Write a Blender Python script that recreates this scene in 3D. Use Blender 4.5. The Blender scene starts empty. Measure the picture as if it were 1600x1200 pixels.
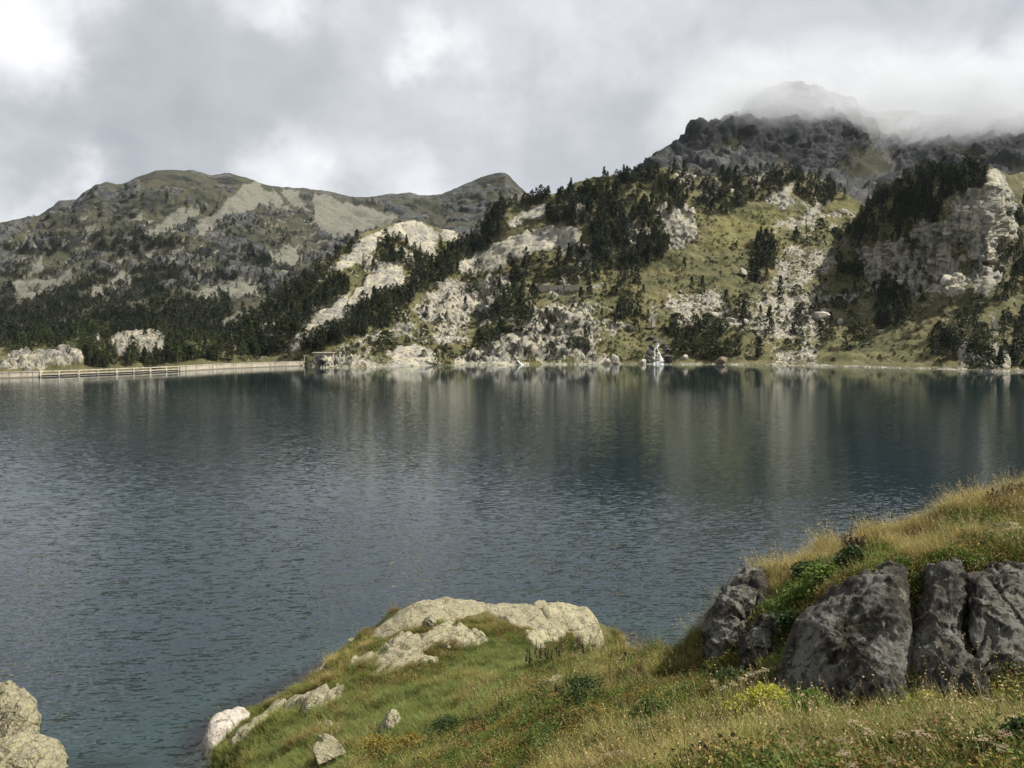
import bpy, math, random
import numpy as np
from mathutils import Vector

# ------------------------------------------------------------------ camera, world, sun, exposure
F = 1280.0                      # focal length in photo pixels (photo is 1600 x 1200)
H = 16.0                        # camera height above the lake
PITCH = math.atan(75.0 / F)
scene = bpy.context.scene
COL = scene.collection
rng = np.random.default_rng(7)
R = random.Random(7)

cam_d = bpy.data.cameras.new('camera')
cam_d.sensor_width = 36.0
cam_d.lens = 36.0 * F / 1600.0
cam_d.clip_start = 0.1
cam_d.clip_end = 9000.0
cam = bpy.data.objects.new('camera', cam_d)
COL.objects.link(cam)
cam.location = (0, 0, H)
cam.rotation_euler = (math.pi / 2 - PITCH, 0, 0)
scene.camera = cam

SUN_AZ, SUN_EL = math.radians(93), math.radians(50)      # azimuth clockwise from the view direction (+Y)
SUN_DIR = Vector((math.sin(SUN_AZ) * math.cos(SUN_EL), math.cos(SUN_AZ) * math.cos(SUN_EL), math.sin(SUN_EL)))
sun_d = bpy.data.lights.new('sun', 'SUN')
sun_d.energy = 5.0
sun_d.angle = math.radians(0.6)
sun_d.color = (1.0, 0.95, 0.86)
sun = bpy.data.objects.new('sun', sun_d)
COL.objects.link(sun)
sun.rotation_euler = SUN_DIR.to_track_quat('Z', 'Y').to_euler()

scene.view_settings.view_transform = 'Standard'
scene.view_settings.look = 'None'
scene.view_settings.exposure = 1.0
scene.view_settings.gamma = 1.0
scene.view_settings.use_curve_mapping = False
scene.cycles.max_bounces = 6
scene.cycles.diffuse_bounces = 2
scene.cycles.glossy_bounces = 3
scene.cycles.transmission_bounces = 4
scene.cycles.transparent_max_bounces = 8
scene.cycles.volume_bounces = 1
scene.cycles.caustics_reflective = False
scene.cycles.caustics_refractive = False


def ray(px, py):
    px = np.asarray(px, float); py = np.asarray(py, float)
    u = (px - 800) / F; v = (600 - py) / F
    cp, sp = math.cos(PITCH), math.sin(PITCH)
    return np.stack([u + 0 * v, cp + v * sp + 0 * u, -sp + v * cp + 0 * u], -1)


def at_d(px, py, D):
    r = ray(px, py)
    return np.array([0, 0, H]) + r * (np.asarray(D, float) / r[..., 1])[..., None]


def at_z(px, py, z):
    r = ray(px, py)
    return np.array([0, 0, H]) + r * ((np.asarray(z, float) - H) / r[..., 2])[..., None]


def project(P):
    P = np.asarray(P, float) - np.array([0, 0, H])
    cp, sp = math.cos(PITCH), math.sin(PITCH)
    d = P[..., 1] * cp - P[..., 2] * sp
    v = P[..., 1] * sp + P[..., 2] * cp
    return 800 + F * P[..., 0] / d, 600 - F * v / d, d


# ------------------------------------------------------------------ node helper
class NT:
    def __init__(self, nt):
        self.nt = nt
        nt.nodes.clear()

    def n(self, t, ins=None, **props):
        nd = self.nt.nodes.new(t)
        for k, v in props.items():
            setattr(nd, k, v)
        for k, v in (ins or {}).items():
            s = nd.inputs[k]
            if isinstance(v, bpy.types.NodeSocket):
                self.nt.links.new(v, s)
            else:
                s.default_value = v
        return nd

    def math(self, op, a, b=0.0, c=None, clamp=False):
        ins = {0: a, 1: b}
        if c is not None: ins[2] = c
        return self.n('ShaderNodeMath', ins, operation=op, use_clamp=clamp).outputs[0]

    def mix(self, f, a, b, blend='MIX'):
        nd = self.n('ShaderNodeMix', None, data_type='RGBA', blend_type=blend)
        for idx, v in ((0, f), (6, a), (7, b)):
            s = nd.inputs[idx]
            if isinstance(v, bpy.types.NodeSocket): self.nt.links.new(v, s)
            elif idx == 0: s.default_value = v
            else: s.default_value = (*v[:3], 1.0)
        return nd.outputs[2]

    def ramp(self, f, a, b):
        return self.n('ShaderNodeMapRange', {'Value': f, 'From Min': a, 'From Max': b}, interpolation_type='SMOOTHSTEP').outputs[0]

    def noise(self, vec, scale, detail=5.0, rough=0.55, dist=0.0):
        return self.n('ShaderNodeTexNoise', {'Vector': vec, 'Scale': scale, 'Detail': detail, 'Roughness': rough, 'Distortion': dist})

    def mapping(self, vec, scale=(1, 1, 1), rot=(0, 0, 0), loc=(0, 0, 0)):
        return self.n('ShaderNodeMapping', {'Vector': vec, 'Scale': scale, 'Rotation': rot, 'Location': loc}).outputs[0]

    def attr(self, name):
        return self.n('ShaderNodeAttribute', None, attribute_name=name).outputs['Fac']


def new_mat(name):
    m = bpy.data.materials.new(name)
    m.use_nodes = True
    return m, NT(m.node_tree)


def finish(t, col, rough=0.9, bump=None, bump_d=0.1, bump_s=1.0, spec=0.2, normal=None):
    ins = {'Base Color': col if isinstance(col, bpy.types.NodeSocket) else (*col, 1), 'Roughness': rough, 'Specular IOR Level': spec}
    if bump is not None:
        ins['Normal'] = t.n('ShaderNodeBump', {'Height': bump, 'Distance': bump_d, 'Strength': bump_s}).outputs[0]
    b = t.n('ShaderNodeBsdfPrincipled', ins)
    t.n('ShaderNodeOutputMaterial', {'Surface': b.outputs[0]})
    return b


# ------------------------------------------------------------------ world: broken overcast
world = bpy.data.worlds.new('World')
scene.world = world
world.use_nodes = True
t = NT(world.node_tree)
dirv = t.n('ShaderNodeTexCoord').outputs['Generated']
sep = t.n('ShaderNodeSeparateXYZ', {0: dirv})
zc = t.math('ADD', t.math('MAXIMUM', sep.outputs[2], 0.0), 0.22)
comb = t.n('ShaderNodeCombineXYZ', {0: t.math('DIVIDE', sep.outputs[0], zc), 1: t.math('DIVIDE', sep.outputs[1], zc), 2: 0.0}).outputs[0]
big = t.noise(t.mapping(comb, (0.9, 0.7, 1), loc=(3.1, 1.2, 0)), 1.2, 4, 0.5, 0.3).outputs['Fac']
det = t.noise(t.mapping(comb, (1.6, 1.2, 1), loc=(0.7, 5.2, 0)), 2.2, 7, 0.58, 0.5).outputs['Fac']
wisp = t.noise(dirv, 7.0, 7, 0.6, 0.6).outputs['Fac']
cl = t.math('ADD', t.math('MULTIPLY', big, 0.45), t.math('ADD', t.math('MULTIPLY', det, 0.30), t.math('MULTIPLY', wisp, 0.40)))
warp = t.noise(dirv, 5.0, 5, 0.6).outputs['Color']
wv = t.n('ShaderNodeVectorMath', {0: warp, 1: (0.5, 0.5, 0.5)}, operation='SUBTRACT').outputs[0]
wv = t.n('ShaderNodeVectorMath', {0: wv, 'Scale': 0.22}, operation='SCALE').outputs[0]
wd = t.n('ShaderNodeVectorMath', {0: dirv, 1: wv}, operation='ADD').outputs[0]
gap = None
# thin places in the cloud deck (bright) and heavy ones (dark): direction, angular size, strength
for (bx, by, br, bs) in [(675, 55, .05, .45), (655, 95, .03, .2), (10, 10, .09, .38), (390, 10, .045, .35), (465, 270, .055, .45), (105, 298, .05, .6), (650, 288, .055, .35),
                         (20, 95, .05, .3), (1010, -10, .09, .1), (1400, 60, .18, -.14), (850, 60, .12, .10), (330, 120, .15, -.20), (140, 215, .14, -.22), (700, 235, .10, -.12),
                         (930, 215, .13, -.20), (1060, 130, .12, -.06), (0, 330, .05, .3), (1180, 20, .15, .05), (1560, 20, .06, -.12), (520, 200, .10, -.06)]:
    d = ray(bx, by); d = d / np.linalg.norm(d)
    dist = t.n('ShaderNodeVectorMath', {0: wd, 1: tuple(d)}, operation='DISTANCE').outputs['Value']
    g = t.math('MULTIPLY', t.n('ShaderNodeMapRange', {'Value': dist, 'From Min': br * 1.35, 'From Max': br * 0.1}, interpolation_type='SMOOTHSTEP').outputs[0], bs)
    gap = g if gap is None else t.math('ADD', gap, g)
val = t.math('ADD', t.math('MULTIPLY', t.math('SUBTRACT', cl, 0.575), 0.75), t.math('ADD', t.math('ADD', 0.70, t.math('MULTIPLY', t.ramp(sep.outputs[2], 0.36, 0.75), 0.14)), t.math('MULTIPLY', gap, 0.55)))
ccol = t.n('ShaderNodeValToRGB', {0: val})
cr = ccol.color_ramp
cr.elements[0].position = 0.0; cr.elements[0].color = (0.20, 0.22, 0.26, 1)
cr.elements[1].position = 1.0; cr.elements[1].color = (1.0, 1.0, 1.02, 1)
e = cr.elements.new(0.35); e.color = (0.33, 0.350, 0.380, 1)
e = cr.elements.new(0.6); e.color = (0.50, 0.518, 0.553, 1)
sky = t.n('ShaderNodeTexSky', None, sky_type='NISHITA', sun_disc=False, sun_elevation=SUN_EL, sun_rotation=SUN_AZ)
bg_sky = t.n('ShaderNodeBackground', {'Color': sky.outputs[0], 'Strength': 0.10})
bg_cl = t.n('ShaderNodeBackground', {'Color': ccol.outputs[0], 'Strength': 0.57})
cover = t.n('ShaderNodeMapRange', {'Value': val, 'From Min': 1.5, 'From Max': 0.9, 'To Min': 0.75, 'To Max': 0.98}).outputs[0]
mixw = t.n('ShaderNodeMixShader', {0: cover, 1: bg_sky.outputs[0], 2: bg_cl.outputs[0]})
t.n('ShaderNodeOutputWorld', {'Surface': mixw.outputs[0]})

# ------------------------------------------------------------------ numpy noise
_perm = np.random.default_rng(3).permutation(256)
_perm = np.concatenate([_perm, _perm, _perm])
_g = np.random.default_rng(4).normal(size=(256, 3)); _g /= np.linalg.norm(_g, axis=1)[:, None]


def perlin(P):
    P = np.asarray(P, float)
    i = np.floor(P).astype(int); f = P - i
    i &= 255
    u = f * f * f * (f * (f * 6 - 15) + 10)
    out = 0
    for dx in (0, 1):
        wx = u[..., 0] if dx else 1 - u[..., 0]
        for dy in (0, 1):
            wy = u[..., 1] if dy else 1 - u[..., 1]
            for dz in (0, 1):
                wz = u[..., 2] if dz else 1 - u[..., 2]
                h = _perm[_perm[_perm[(i[..., 0] + dx) & 255] + ((i[..., 1] + dy) & 255)] + ((i[..., 2] + dz) & 255)]
                g = _g[h]
                out = out + wx * wy * wz * (g[..., 0] * (f[..., 0] - dx) + g[..., 1] * (f[..., 1] - dy) + g[..., 2] * (f[..., 2] - dz))
    return out * 1.5


def fbm(P, octv=4, rough=0.5):
    a, s, o = 1.0, 1.0, 0
    for k in range(octv):
        o = o + a * perlin(np.asarray(P) * s + 17.3 * k)
        a *= rough; s *= 2.03
    return o


def ridged(P, octv=4, rough=0.5):
    a, s, o = 1.0, 1.0, 0
    for k in range(octv):
        o = o + a * (1 - 2 * np.abs(perlin(np.asarray(P) * s + 9.1 * k)))
        a *= rough; s *= 2.1
    return o


def cells(P, seed=0):
    """Voronoi: random value of the nearest cell, distance to the nearest, gap to the second."""
    P = np.asarray(P, float); i = np.floor(P).astype(int)
    d1 = np.full(P.shape[:-1], 9.0); d2 = d1.copy(); val = np.zeros(P.shape[:-1])
    for dx in (-1, 0, 1):
        for dy in (-1, 0, 1):
            for dz in (-1, 0, 1):
                c = i + np.array([dx, dy, dz])
                h = _perm[_perm[_perm[(c[..., 0] + seed) & 255] + (c[..., 1] & 255)] + (c[..., 2] & 255)]
                q = c + 0.5 + _g[h] * 0.45
                d = np.linalg.norm(P - q, axis=-1)
                m = d < d1
                d2 = np.where(m, d1, np.minimum(d2, d)); val = np.where(m, h / 255.0, val); d1 = np.where(m, d, d1)
    return val, d1, d2 - d1


def facets(P, seed=0, tilt=0.6):
    """Broken planes: each voronoi cell carries its own offset and tilt."""
    P = np.asarray(P, float); i = np.floor(P).astype(int)
    d1 = np.full(P.shape[:-1], 9.0); out = np.zeros(P.shape[:-1])
    for dx in (-1, 0, 1):
        for dy in (-1, 0, 1):
            for dz in (-1, 0, 1):
                c = i + np.array([dx, dy, dz])
                h = _perm[_perm[_perm[(c[..., 0] + seed) & 255] + (c[..., 1] & 255)] + (c[..., 2] & 255)]
                v = P - (c + 0.5 + _g[h] * 0.45)
                d = np.einsum('...k,...k->...', v, v); m = d < d1
                out = np.where(m, h / 255.0 - .5 + tilt * np.einsum('...k,...k->...', v, _g[(h * 7 + 3) & 255]), out); d1 = np.where(m, d, d1)
    return out


def smooth(x, a, b):
    x = np.clip((x - a) / (b - a), 0, 1)
    return x * x * (3 - 2 * x)


def poly_sd(X, Y, poly):
    """Signed distance to a polygon, positive inside."""
    p = np.asarray(poly, float); q = np.roll(p, -1, 0)
    best = np.full(np.shape(X), 1e18); ins = np.zeros(np.shape(X), bool)
    for (ax, ay), (bx, by) in zip(p, q):
        ex, ey = bx - ax, by - ay
        tt = np.clip(((X - ax) * ex + (Y - ay) * ey) / (ex * ex + ey * ey + 1e-12), 0, 1)
        best = np.minimum(best, (X - ax - tt * ex) ** 2 + (Y - ay - tt * ey) ** 2)
        if ay != by:
            ins ^= ((ay > Y) != (by > Y)) & (X < ex * (Y - ay) / ey + ax)
    return np.where(ins, 1, -1) * np.sqrt(best)


# ------------------------------------------------------------------ object helpers
def mesh_obj(name, verts, faces, mats, parent=None, smooth_sh=False, link=True, mat_idx=None, attrs=None):
    me = bpy.data.meshes.new(name)
    verts = np.asarray(verts, np.float32)
    if isinstance(faces, np.ndarray):
        k = faces.shape[1]; nf = len(faces)
        me.vertices.add(len(verts)); me.vertices.foreach_set('co', verts.ravel())
        me.loops.add(nf * k); me.loops.foreach_set('vertex_index', faces.astype(np.int32).ravel())
        me.polygons.add(nf)
        me.polygons.foreach_set('loop_start', np.arange(0, nf * k, k, dtype=np.int32))
        me.update(calc_edges=True)
    else:
        me.from_pydata([tuple(map(float, v)) for v in verts], [], faces)
    for m in (mats if isinstance(mats, (list, tuple)) else [mats]):
        me.materials.append(m)
    if mat_idx is not None:
        me.polygons.foreach_set('material_index', np.asarray(mat_idx, np.int32))
    me.polygons.foreach_set('use_smooth', np.full(len(me.polygons), bool(smooth_sh)))
    for k, v in (attrs or {}).items():
        a = me.attributes.new(k, 'FLOAT', 'POINT'); a.data.foreach_set('value', np.asarray(v, np.float32).ravel())
    me.update()
    o = bpy.data.objects.new(name, me)
    if link: COL.objects.link(o)
    if parent is not None: o.parent = parent
    return o


def tag(o, label=None, cat=None, group=None, kind=None):
    if label: o['label'] = label
    if cat: o['category'] = cat
    if group: o['group'] = group
    if kind: o['kind'] = kind
    return o


def empty(name, loc):
    o = bpy.data.objects.new(name, None); COL.objects.link(o); o.location = tuple(map(float, loc)); o.empty_display_size = 0.2
    return o


def grid_faces(nr, nc):
    a = np.arange(nr * nc).reshape(nr, nc)
    return np.stack([a[:-1, :-1], a[:-1, 1:], a[1:, 1:], a[1:, :-1]], -1).reshape(-1, 4)


def grid_normals(P):
    du = np.gradient(P, axis=1); dv = np.gradient(P, axis=0)
    n = np.cross(du, dv); n /= np.linalg.norm(n, axis=-1)[..., None] + 1e-9
    return n


class Geo:
    """Collects vertices and polygons of one mesh."""
    def __init__(self): self.v, self.f, self.m = [], [], []

    def add(self, verts, faces, m=0):
        b = len(self.v); self.v.extend([tuple(map(float, v)) for v in verts])
        for f in faces: self.f.append(tuple(b + i for i in f)); self.m.append(m)

    def box(self, c, s, rot=0.0, m=0, z0=None):
        cx, cy, cz = c; sx, sy, sz = (k / 2 for k in s); co, si = math.cos(rot), math.sin(rot)
        vs = []
        for z in (-sz, sz):
            for x, y in ((-sx, -sy), (sx, -sy), (sx, sy), (-sx, sy)):
                vs.append((cx + x * co - y * si, cy + x * si + y * co, cz + z))
        self.add(vs, [(3, 2, 1, 0), (4, 5, 6, 7), (0, 1, 5, 4), (1, 2, 6, 5), (2, 3, 7, 6), (3, 0, 4, 7)], m)

    def tube(self, pts, rad, k=6, m=0, cap=True):
        pts = [Vector(p) for p in pts]; b = len(self.v)
        rad = rad if isinstance(rad, (list, tuple)) else [rad] * len(pts)
        for i, p in enumerate(pts):
            d = (pts[min(i + 1, len(pts) - 1)] - pts[max(i - 1, 0)]).normalized()
            a = d.orthogonal().normalized(); c = d.cross(a)
            for j in range(k):
                an = 2 * math.pi * j / k
                q = p + (a * math.cos(an) + c * math.sin(an)) * rad[i]
                self.v.append(tuple(q))
        for i in range(len(pts) - 1):
            for j in range(k):
                self.f.append((b + i * k + j, b + i * k + (j + 1) % k, b + (i + 1) * k + (j + 1) % k, b + (i + 1) * k + j)); self.m.append(m)
        if cap:
            self.f.append(tuple(b + (len(pts) - 1) * k + j for j in range(k))); self.m.append(m)

    def build(self, name, mats, parent=None, link=True, smooth_sh=False):
        return mesh_obj(name, self.v, self.f, mats, parent, smooth_sh, link, self.m)


def instancer(name, pts, rots, scales, idx, protos):
    """One object that scatters unlinked prototypes over points with geometry nodes."""
    me = bpy.data.meshes.new(name)
    me.vertices.add(len(pts)); me.vertices.foreach_set('co', np.asarray(pts, np.float32).ravel())
    a = me.attributes.new('rot', 'FLOAT_VECTOR', 'POINT'); a.data.foreach_set('vector', np.asarray(rots, np.float32).ravel())
    sc = np.asarray(scales, np.float32)
    if sc.ndim == 1: sc = np.repeat(sc[:, None], 3, 1)
    a = me.attributes.new('scl', 'FLOAT_VECTOR', 'POINT'); a.data.foreach_set('vector', sc.ravel())
    a = me.attributes.new('pick', 'INT', 'POINT'); a.data.foreach_set('value', np.asarray(idx, np.int32))
    o = bpy.data.objects.new(name, me); COL.objects.link(o)
    c = bpy.data.collections.new(name + '_kinds')
    for i, p in enumerate(protos):
        p.name = '%s_kind_%02d' % (name, i)
        c.objects.link(p)
    ng = bpy.data.node_groups.new(name + '_scatter', 'GeometryNodeTree')
    ng.interface.new_socket('Geometry', in_out='INPUT', socket_type='NodeSocketGeometry')
    ng.interface.new_socket('Geometry', in_out='OUTPUT', socket_type='NodeSocketGeometry')
    N = ng.nodes; L = ng.links
    gi = N.new('NodeGroupInput'); go = N.new('NodeGroupOutput')
    ci = N.new('GeometryNodeCollectionInfo'); ci.inputs['Collection'].default_value = c
    ci.inputs['Separate Children'].default_value = True; ci.inputs['Reset Children'].default_value = True
    ip = N.new('GeometryNodeInstanceOnPoints'); ip.inputs['Pick Instance'].default_value = True
    def na(nm, dt):
        q = N.new('GeometryNodeInputNamedAttribute'); q.data_type = dt; q.inputs['Name'].default_value = nm
        return q.outputs['Attribute']
    L.new(gi.outputs[0], ip.inputs['Points']); L.new(ci.outputs[0], ip.inputs['Instance'])
    L.new(na('pick', 'INT'), ip.inputs['Instance Index']); L.new(na('scl', 'FLOAT_VECTOR'), ip.inputs['Scale'])
    e2r = N.new('FunctionNodeEulerToRotation'); L.new(na('rot', 'FLOAT_VECTOR'), e2r.inputs[0]); L.new(e2r.outputs[0], ip.inputs['Rotation'])
    L.new(ip.outputs[0], go.inputs[0])
    md = o.modifiers.new('scatter', 'NODES'); md.node_group = ng
    return o


# ------------------------------------------------------------------ materials
def coords(t):
    return t.n('ShaderNodeNewGeometry').outputs['Position']


def rock_color(t, P, sl=0.0, warm=(0.44, 0.385, 0.30), grey=(0.30, 0.285, 0.26), dark=(0.10, 0.095, 0.085), lich=(0.42, 0.42, 0.27), s=1.0, streak=True):
    n1 = t.noise(P, 0.11 * s, 6, 0.6).outputs['Fac']
    n2 = t.noise(P, 0.9 * s, 8, 0.65).outputs['Fac']
    c = t.mix(t.ramp(n1, 0.42, 0.60), grey, warm)
    c = t.mix(t.math('MULTIPLY', t.ramp(n2, 0.5, 0.72), 0.55), c, lich)
    if streak:
        st = t.noise(t.mapping(P, (0.34 * s, 0.34 * s, 0.035 * s)), 1.0, 6, 0.6, 0.4).outputs['Fac']
        c = t.mix(t.math('MULTIPLY', t.ramp(st, 0.49, 0.64), 0.85), c, dark)
    sp = t.noise(P, 3.2 * s, 6, 0.7).outputs['Fac']
    c = t.mix(t.math('MULTIPLY', t.ramp(sp, 0.56, 0.75), t.math('SUBTRACT', 0.6, t.math('MULTIPLY', sl, 0.4))), c, dark)
    return c


def crack_fac(t, P, scale, width=0.05, stretch=(1, 1, 0.45)):
    wn = t.noise(P, scale * 1.5, 4, 0.6).outputs['Color']
    w = t.n('ShaderNodeVectorMath', {0: t.mapping(P, stretch), 1: t.n('ShaderNodeVectorMath', {0: wn, 'Scale': 0.7 / scale}, operation='SCALE').outputs[0]}, operation='ADD').outputs[0]
    v = t.n('ShaderNodeTexVoronoi', {'Vector': w, 'Scale': scale}, feature='DISTANCE_TO_EDGE').outputs['Distance']
    return t.n('ShaderNodeMapRange', {'Value': v, 'From Min': 0.0, 'From Max': width, 'To Min': 1.0, 'To Max': 0.0}).outputs[0]


def terrain_mat(name, rock_kw, grass_a, grass_b, grass_c, scree_c, heath, s=1.0, hk=0.25, ss=0.55):
    m, t = new_mat(name)
    P = coords(t)
    ra, sa, la = t.attr('rock'), t.attr('scree'), t.attr('lush')
    rc = rock_color(t, P, t.attr('slab'), s=s, **rock_kw)
    ck = t.math('MULTIPLY', crack_fac(t, P, 0.16 * s, 0.07), t.math('SUBTRACT', 1.0, t.math('MULTIPLY', t.attr('slab'), 0.9)))
    rc = t.mix(t.math('MULTIPLY', ck, 0.55), rc, (0.05, 0.047, 0.04))
    g1 = t.noise(P, 0.06 * s, 6, 0.6).outputs['Fac']; g2 = t.noise(P, 0.7 * s, 6, 0.7).outputs['Fac']
    gc = t.mix(t.ramp(g1, 0.38, 0.62), grass_a, grass_b)
    gc = t.mix(t.math('MULTIPLY', la, 0.9), gc, grass_c)
    gc = t.mix(t.math('MULTIPLY', t.ramp(g2, 0.48, 0.66), 0.75), gc, heath)
    g3 = t.noise(P, 0.035 * s, 7, 0.68, 0.3).outputs['Fac']
    gc = t.mix(t.math('MULTIPLY', t.ramp(g3, 0.50, 0.60), hk), gc, heath)
    vs = t.n('ShaderNodeTexVoronoi', {'Vector': P, 'Scale': ss * s, 'Randomness': 1.0}, feature='F1')
    vs2 = t.n('ShaderNodeTexVoronoi', {'Vector': P, 'Scale': ss * s}, feature='DISTANCE_TO_EDGE')
    sc = t.mix(t.math('MULTIPLY', t.n('ShaderNodeSeparateColor', {0: vs.outputs['Color']}).outputs[0], 0.65), scree_c, tuple(0.35 * k for k in scree_c))
    sc = t.mix(t.n('ShaderNodeMapRange', {'Value': vs2.outputs['Distance'], 'From Min': 0.0, 'From Max': 0.12, 'To Min': 0.85, 'To Max': 0.0}).outputs[0], sc, (0.05, 0.05, 0.04))
    edge = t.noise(P, 0.5 * s, 7, 0.7).outputs['Fac']
    fr = t.ramp(t.math('ADD', ra, t.math('MULTIPLY', t.math('SUBTRACT', edge, 0.5), 1.3)), 0.42, 0.58)
    fs = t.ramp(t.math('ADD', sa, t.math('MULTIPLY', t.math('SUBTRACT', edge, 0.5), 2.2)), 0.40, 0.60)
    sc = t.mix(t.math('MULTIPLY', t.ramp(g2, 0.58, 0.64), 0.7), sc, heath)
    col = t.mix(fs, gc, sc)
    col = t.mix(fr, col, rc)
    bn = t.noise(P, 1.3 * s, 8, 0.7).outputs['Fac']
    bh = t.math('SUBTRACT', bn, t.math('MULTIPLY', ck, t.math('MULTIPLY', fr, 0.5)))
    bh = t.math('MULTIPLY', bh, t.math('SUBTRACT', 1.0, t.math('MULTIPLY', t.attr('slab'), 0.6)))
    finish(t, col, 0.92, bh, 0.9 / s, 0.9, 0.15)
    return m


M_HILL = terrain_mat('hillside_ground', dict(warm=(0.265, 0.243, 0.182), grey=(0.170, 0.163, 0.140), lich=(0.235, 0.225, 0.150), dark=(0.055, 0.052, 0.046)),
                     (0.062, 0.062, 0.025), (0.108, 0.095, 0.043), (0.14, 0.13, 0.045), (0.33, 0.305, 0.245), (0.026, 0.030, 0.014))
M_MOUNT = terrain_mat('mountain_ground', dict(warm=(0.078, 0.077, 0.071), grey=(0.042, 0.044, 0.045), dark=(0.013, 0.014, 0.015), lich=(0.052, 0.051, 0.041)),
                      (0.038, 0.039, 0.025), (0.055, 0.051, 0.033), (0.070, 0.070, 0.030), (0.165, 0.160, 0.128), (0.011, 0.013, 0.011), s=0.35, hk=0.9, ss=1.5)  # cloud shade on this mountain is put into these darker ground colours
M_PEAK = terrain_mat('peak_rock', dict(warm=(0.070, 0.069, 0.066), grey=(0.033, 0.035, 0.037), dark=(0.018, 0.019, 0.021), lich=(0.07, 0.07, 0.056)),
                     (0.038, 0.037, 0.024), (0.052, 0.048, 0.027), (0.07, 0.07, 0.032), (0.11, 0.109, 0.10), (0.018, 0.02, 0.016), s=0.4, ss=1.5)


def leaf_mat(name, c0, c1, trans=0.25, rough=0.7):
    m, t = new_mat(name)
    r = t.n('ShaderNodeObjectInfo').outputs['Random']
    nz = t.noise(coords(t), 1.7, 3, 0.6).outputs['Fac']
    f = t.math('ADD', t.math('MULTIPLY', r, 0.65), t.math('MULTIPLY', t.ramp(nz, 0.3, 0.7), 0.35))
    c = t.mix(f, c0, c1)
    d = t.n('ShaderNodeBsdfPrincipled', {'Base Color': c, 'Roughness': rough, 'Specular IOR Level': 0.15})
    tr = t.n('ShaderNodeBsdfTranslucent', {'Color': c})
    mx = t.n('ShaderNodeMixShader', {0: trans, 1: d.outputs[0], 2: tr.outputs[0]})
    t.n('ShaderNodeOutputMaterial', {'Surface': mx.outputs[0]})
    return m


M_NEEDLE = leaf_mat('pine_needles', (0.012, 0.017, 0.009), (0.030, 0.036, 0.015), 0.06)
M_NEEDLE_G = leaf_mat('pine_needles_green', (0.024, 0.034, 0.012), (0.055, 0.066, 0.022), 0.1)
M_JUNIPER = leaf_mat('shrub_leaves', (0.018, 0.024, 0.009), (0.045, 0.050, 0.018), 0.1)


def simple_mat(name, c0, c1, scale=2.0, rough=0.9, bump=0.02, spec=0.2):
    m, t = new_mat(name)
    P = coords(t)
    nz = t.noise(P, scale, 7, 0.65).outputs['Fac']
    c = t.mix(t.ramp(nz, 0.33, 0.67), c0, c1)
    finish(t, c, rough, nz, bump, 0.8, spec)
    return m


M_BARK = simple_mat('pine_bark', (0.09, 0.075, 0.06), (0.20, 0.18, 0.155), 6, 0.95)


def boulder_mat(name, base, light, dark, lich, s=1.0, cks=0.42, lk=0.6, slant=False):
    m, t = new_mat(name)
    P = coords(t)
    r = t.n('ShaderNodeObjectInfo').outputs['Random']
    n1 = t.noise(P, 1.0 * s, 8, 0.68).outputs['Fac']
    n2 = t.noise(P, 6.5 * s, 9, 0.78).outputs['Fac']
    n3 = t.noise(P, 2.3 * s, 8, 0.68, 0.5).outputs['Fac']
    n4 = t.noise(t.mapping(P, (2.4, 1.8, 0.30), (0, -.6, 0)) if slant else t.mapping(P, (1.6, 1.6, 0.5), (0, .5, 0)), 1.6 * s, 8, 0.7, 0.6).outputs['Fac']
    c = t.mix(t.ramp(n1, 0.42, 0.58), base, light)
    c = t.mix(t.math('MULTIPLY', t.ramp(n3, 0.54, 0.60), 0.75), c, lich)
    c = t.mix(t.math('MULTIPLY', t.ramp(n4, 0.54, 0.62), 0.75), c, dark)
    c = t.mix(t.math('MULTIPLY', t.ramp(n2, 0.53, 0.60), 0.85), c, dark)
    c = t.mix(t.math('MULTIPLY', t.ramp(t.math('ADD', t.math('MULTIPLY', n3, .45), t.math('MULTIPLY', t.noise(P, 4.0 * s, 8, .72).outputs['Fac'], .55)), 0.54, 0.585), lk), c, tuple(min(1, k * 1.5) for k in light))
    ck = t.math('MULTIPLY', crack_fac(t, P, 0.42 * s, 0.022, (1, 1, 0.5)), t.ramp(n3, 0.40, 0.55))
    c = t.mix(t.math('MULTIPLY', ck, cks), c, tuple(0.5 * k for k in dark))
    c = t.mix(t.math('MULTIPLY', r, 0.18), c, dark)
    bh = t.math('ADD', t.math('ADD', n1, t.math('MULTIPLY', n4, 0.5)), t.math('SUBTRACT', t.math('MULTIPLY', n2, 0.45), t.math('MULTIPLY', ck, 0.35)))
    finish(t, c, 0.92, bh, 0.30 / s, 1.0, 0.15)
    return m


M_GRANITE = boulder_mat('pale_granite', (0.228, 0.206, 0.136), (0.292, 0.268, 0.176), (0.078, 0.071, 0.050), (0.245, 0.23, 0.105), 1.5, .4, .35)
M_DARKROCK = boulder_mat('dark_lichened_rock', (0.044, 0.039, 0.031), (0.165, 0.160, 0.140), (0.016, 0.015, 0.012), (0.060, 0.055, 0.026), 1.2, 0.3, 0.7, True)
M_PINKROCK = boulder_mat('white_bleached_rock', (0.42, 0.375, 0.32), (0.50, 0.46, 0.40), (0.19, 0.165, 0.135), (0.43, 0.385, 0.31))
M_FARROCK = boulder_mat('far_boulder', (0.31, 0.288, 0.235), (0.42, 0.395, 0.325), (0.12, 0.11, 0.09), (0.35, 0.335, 0.24), 0.35)
M_FARPINK = boulder_mat('far_shore_rock', (0.52, 0.45, 0.36), (0.62, 0.55, 0.44), (0.22, 0.19, 0.15), (0.54, 0.50, 0.34), 0.3)
M_BROWN = boulder_mat('brown_shore_rock', (0.15, 0.115, 0.085), (0.21, 0.165, 0.125), (0.06, 0.05, 0.04), (0.17, 0.14, 0.09), 0.4)
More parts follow.
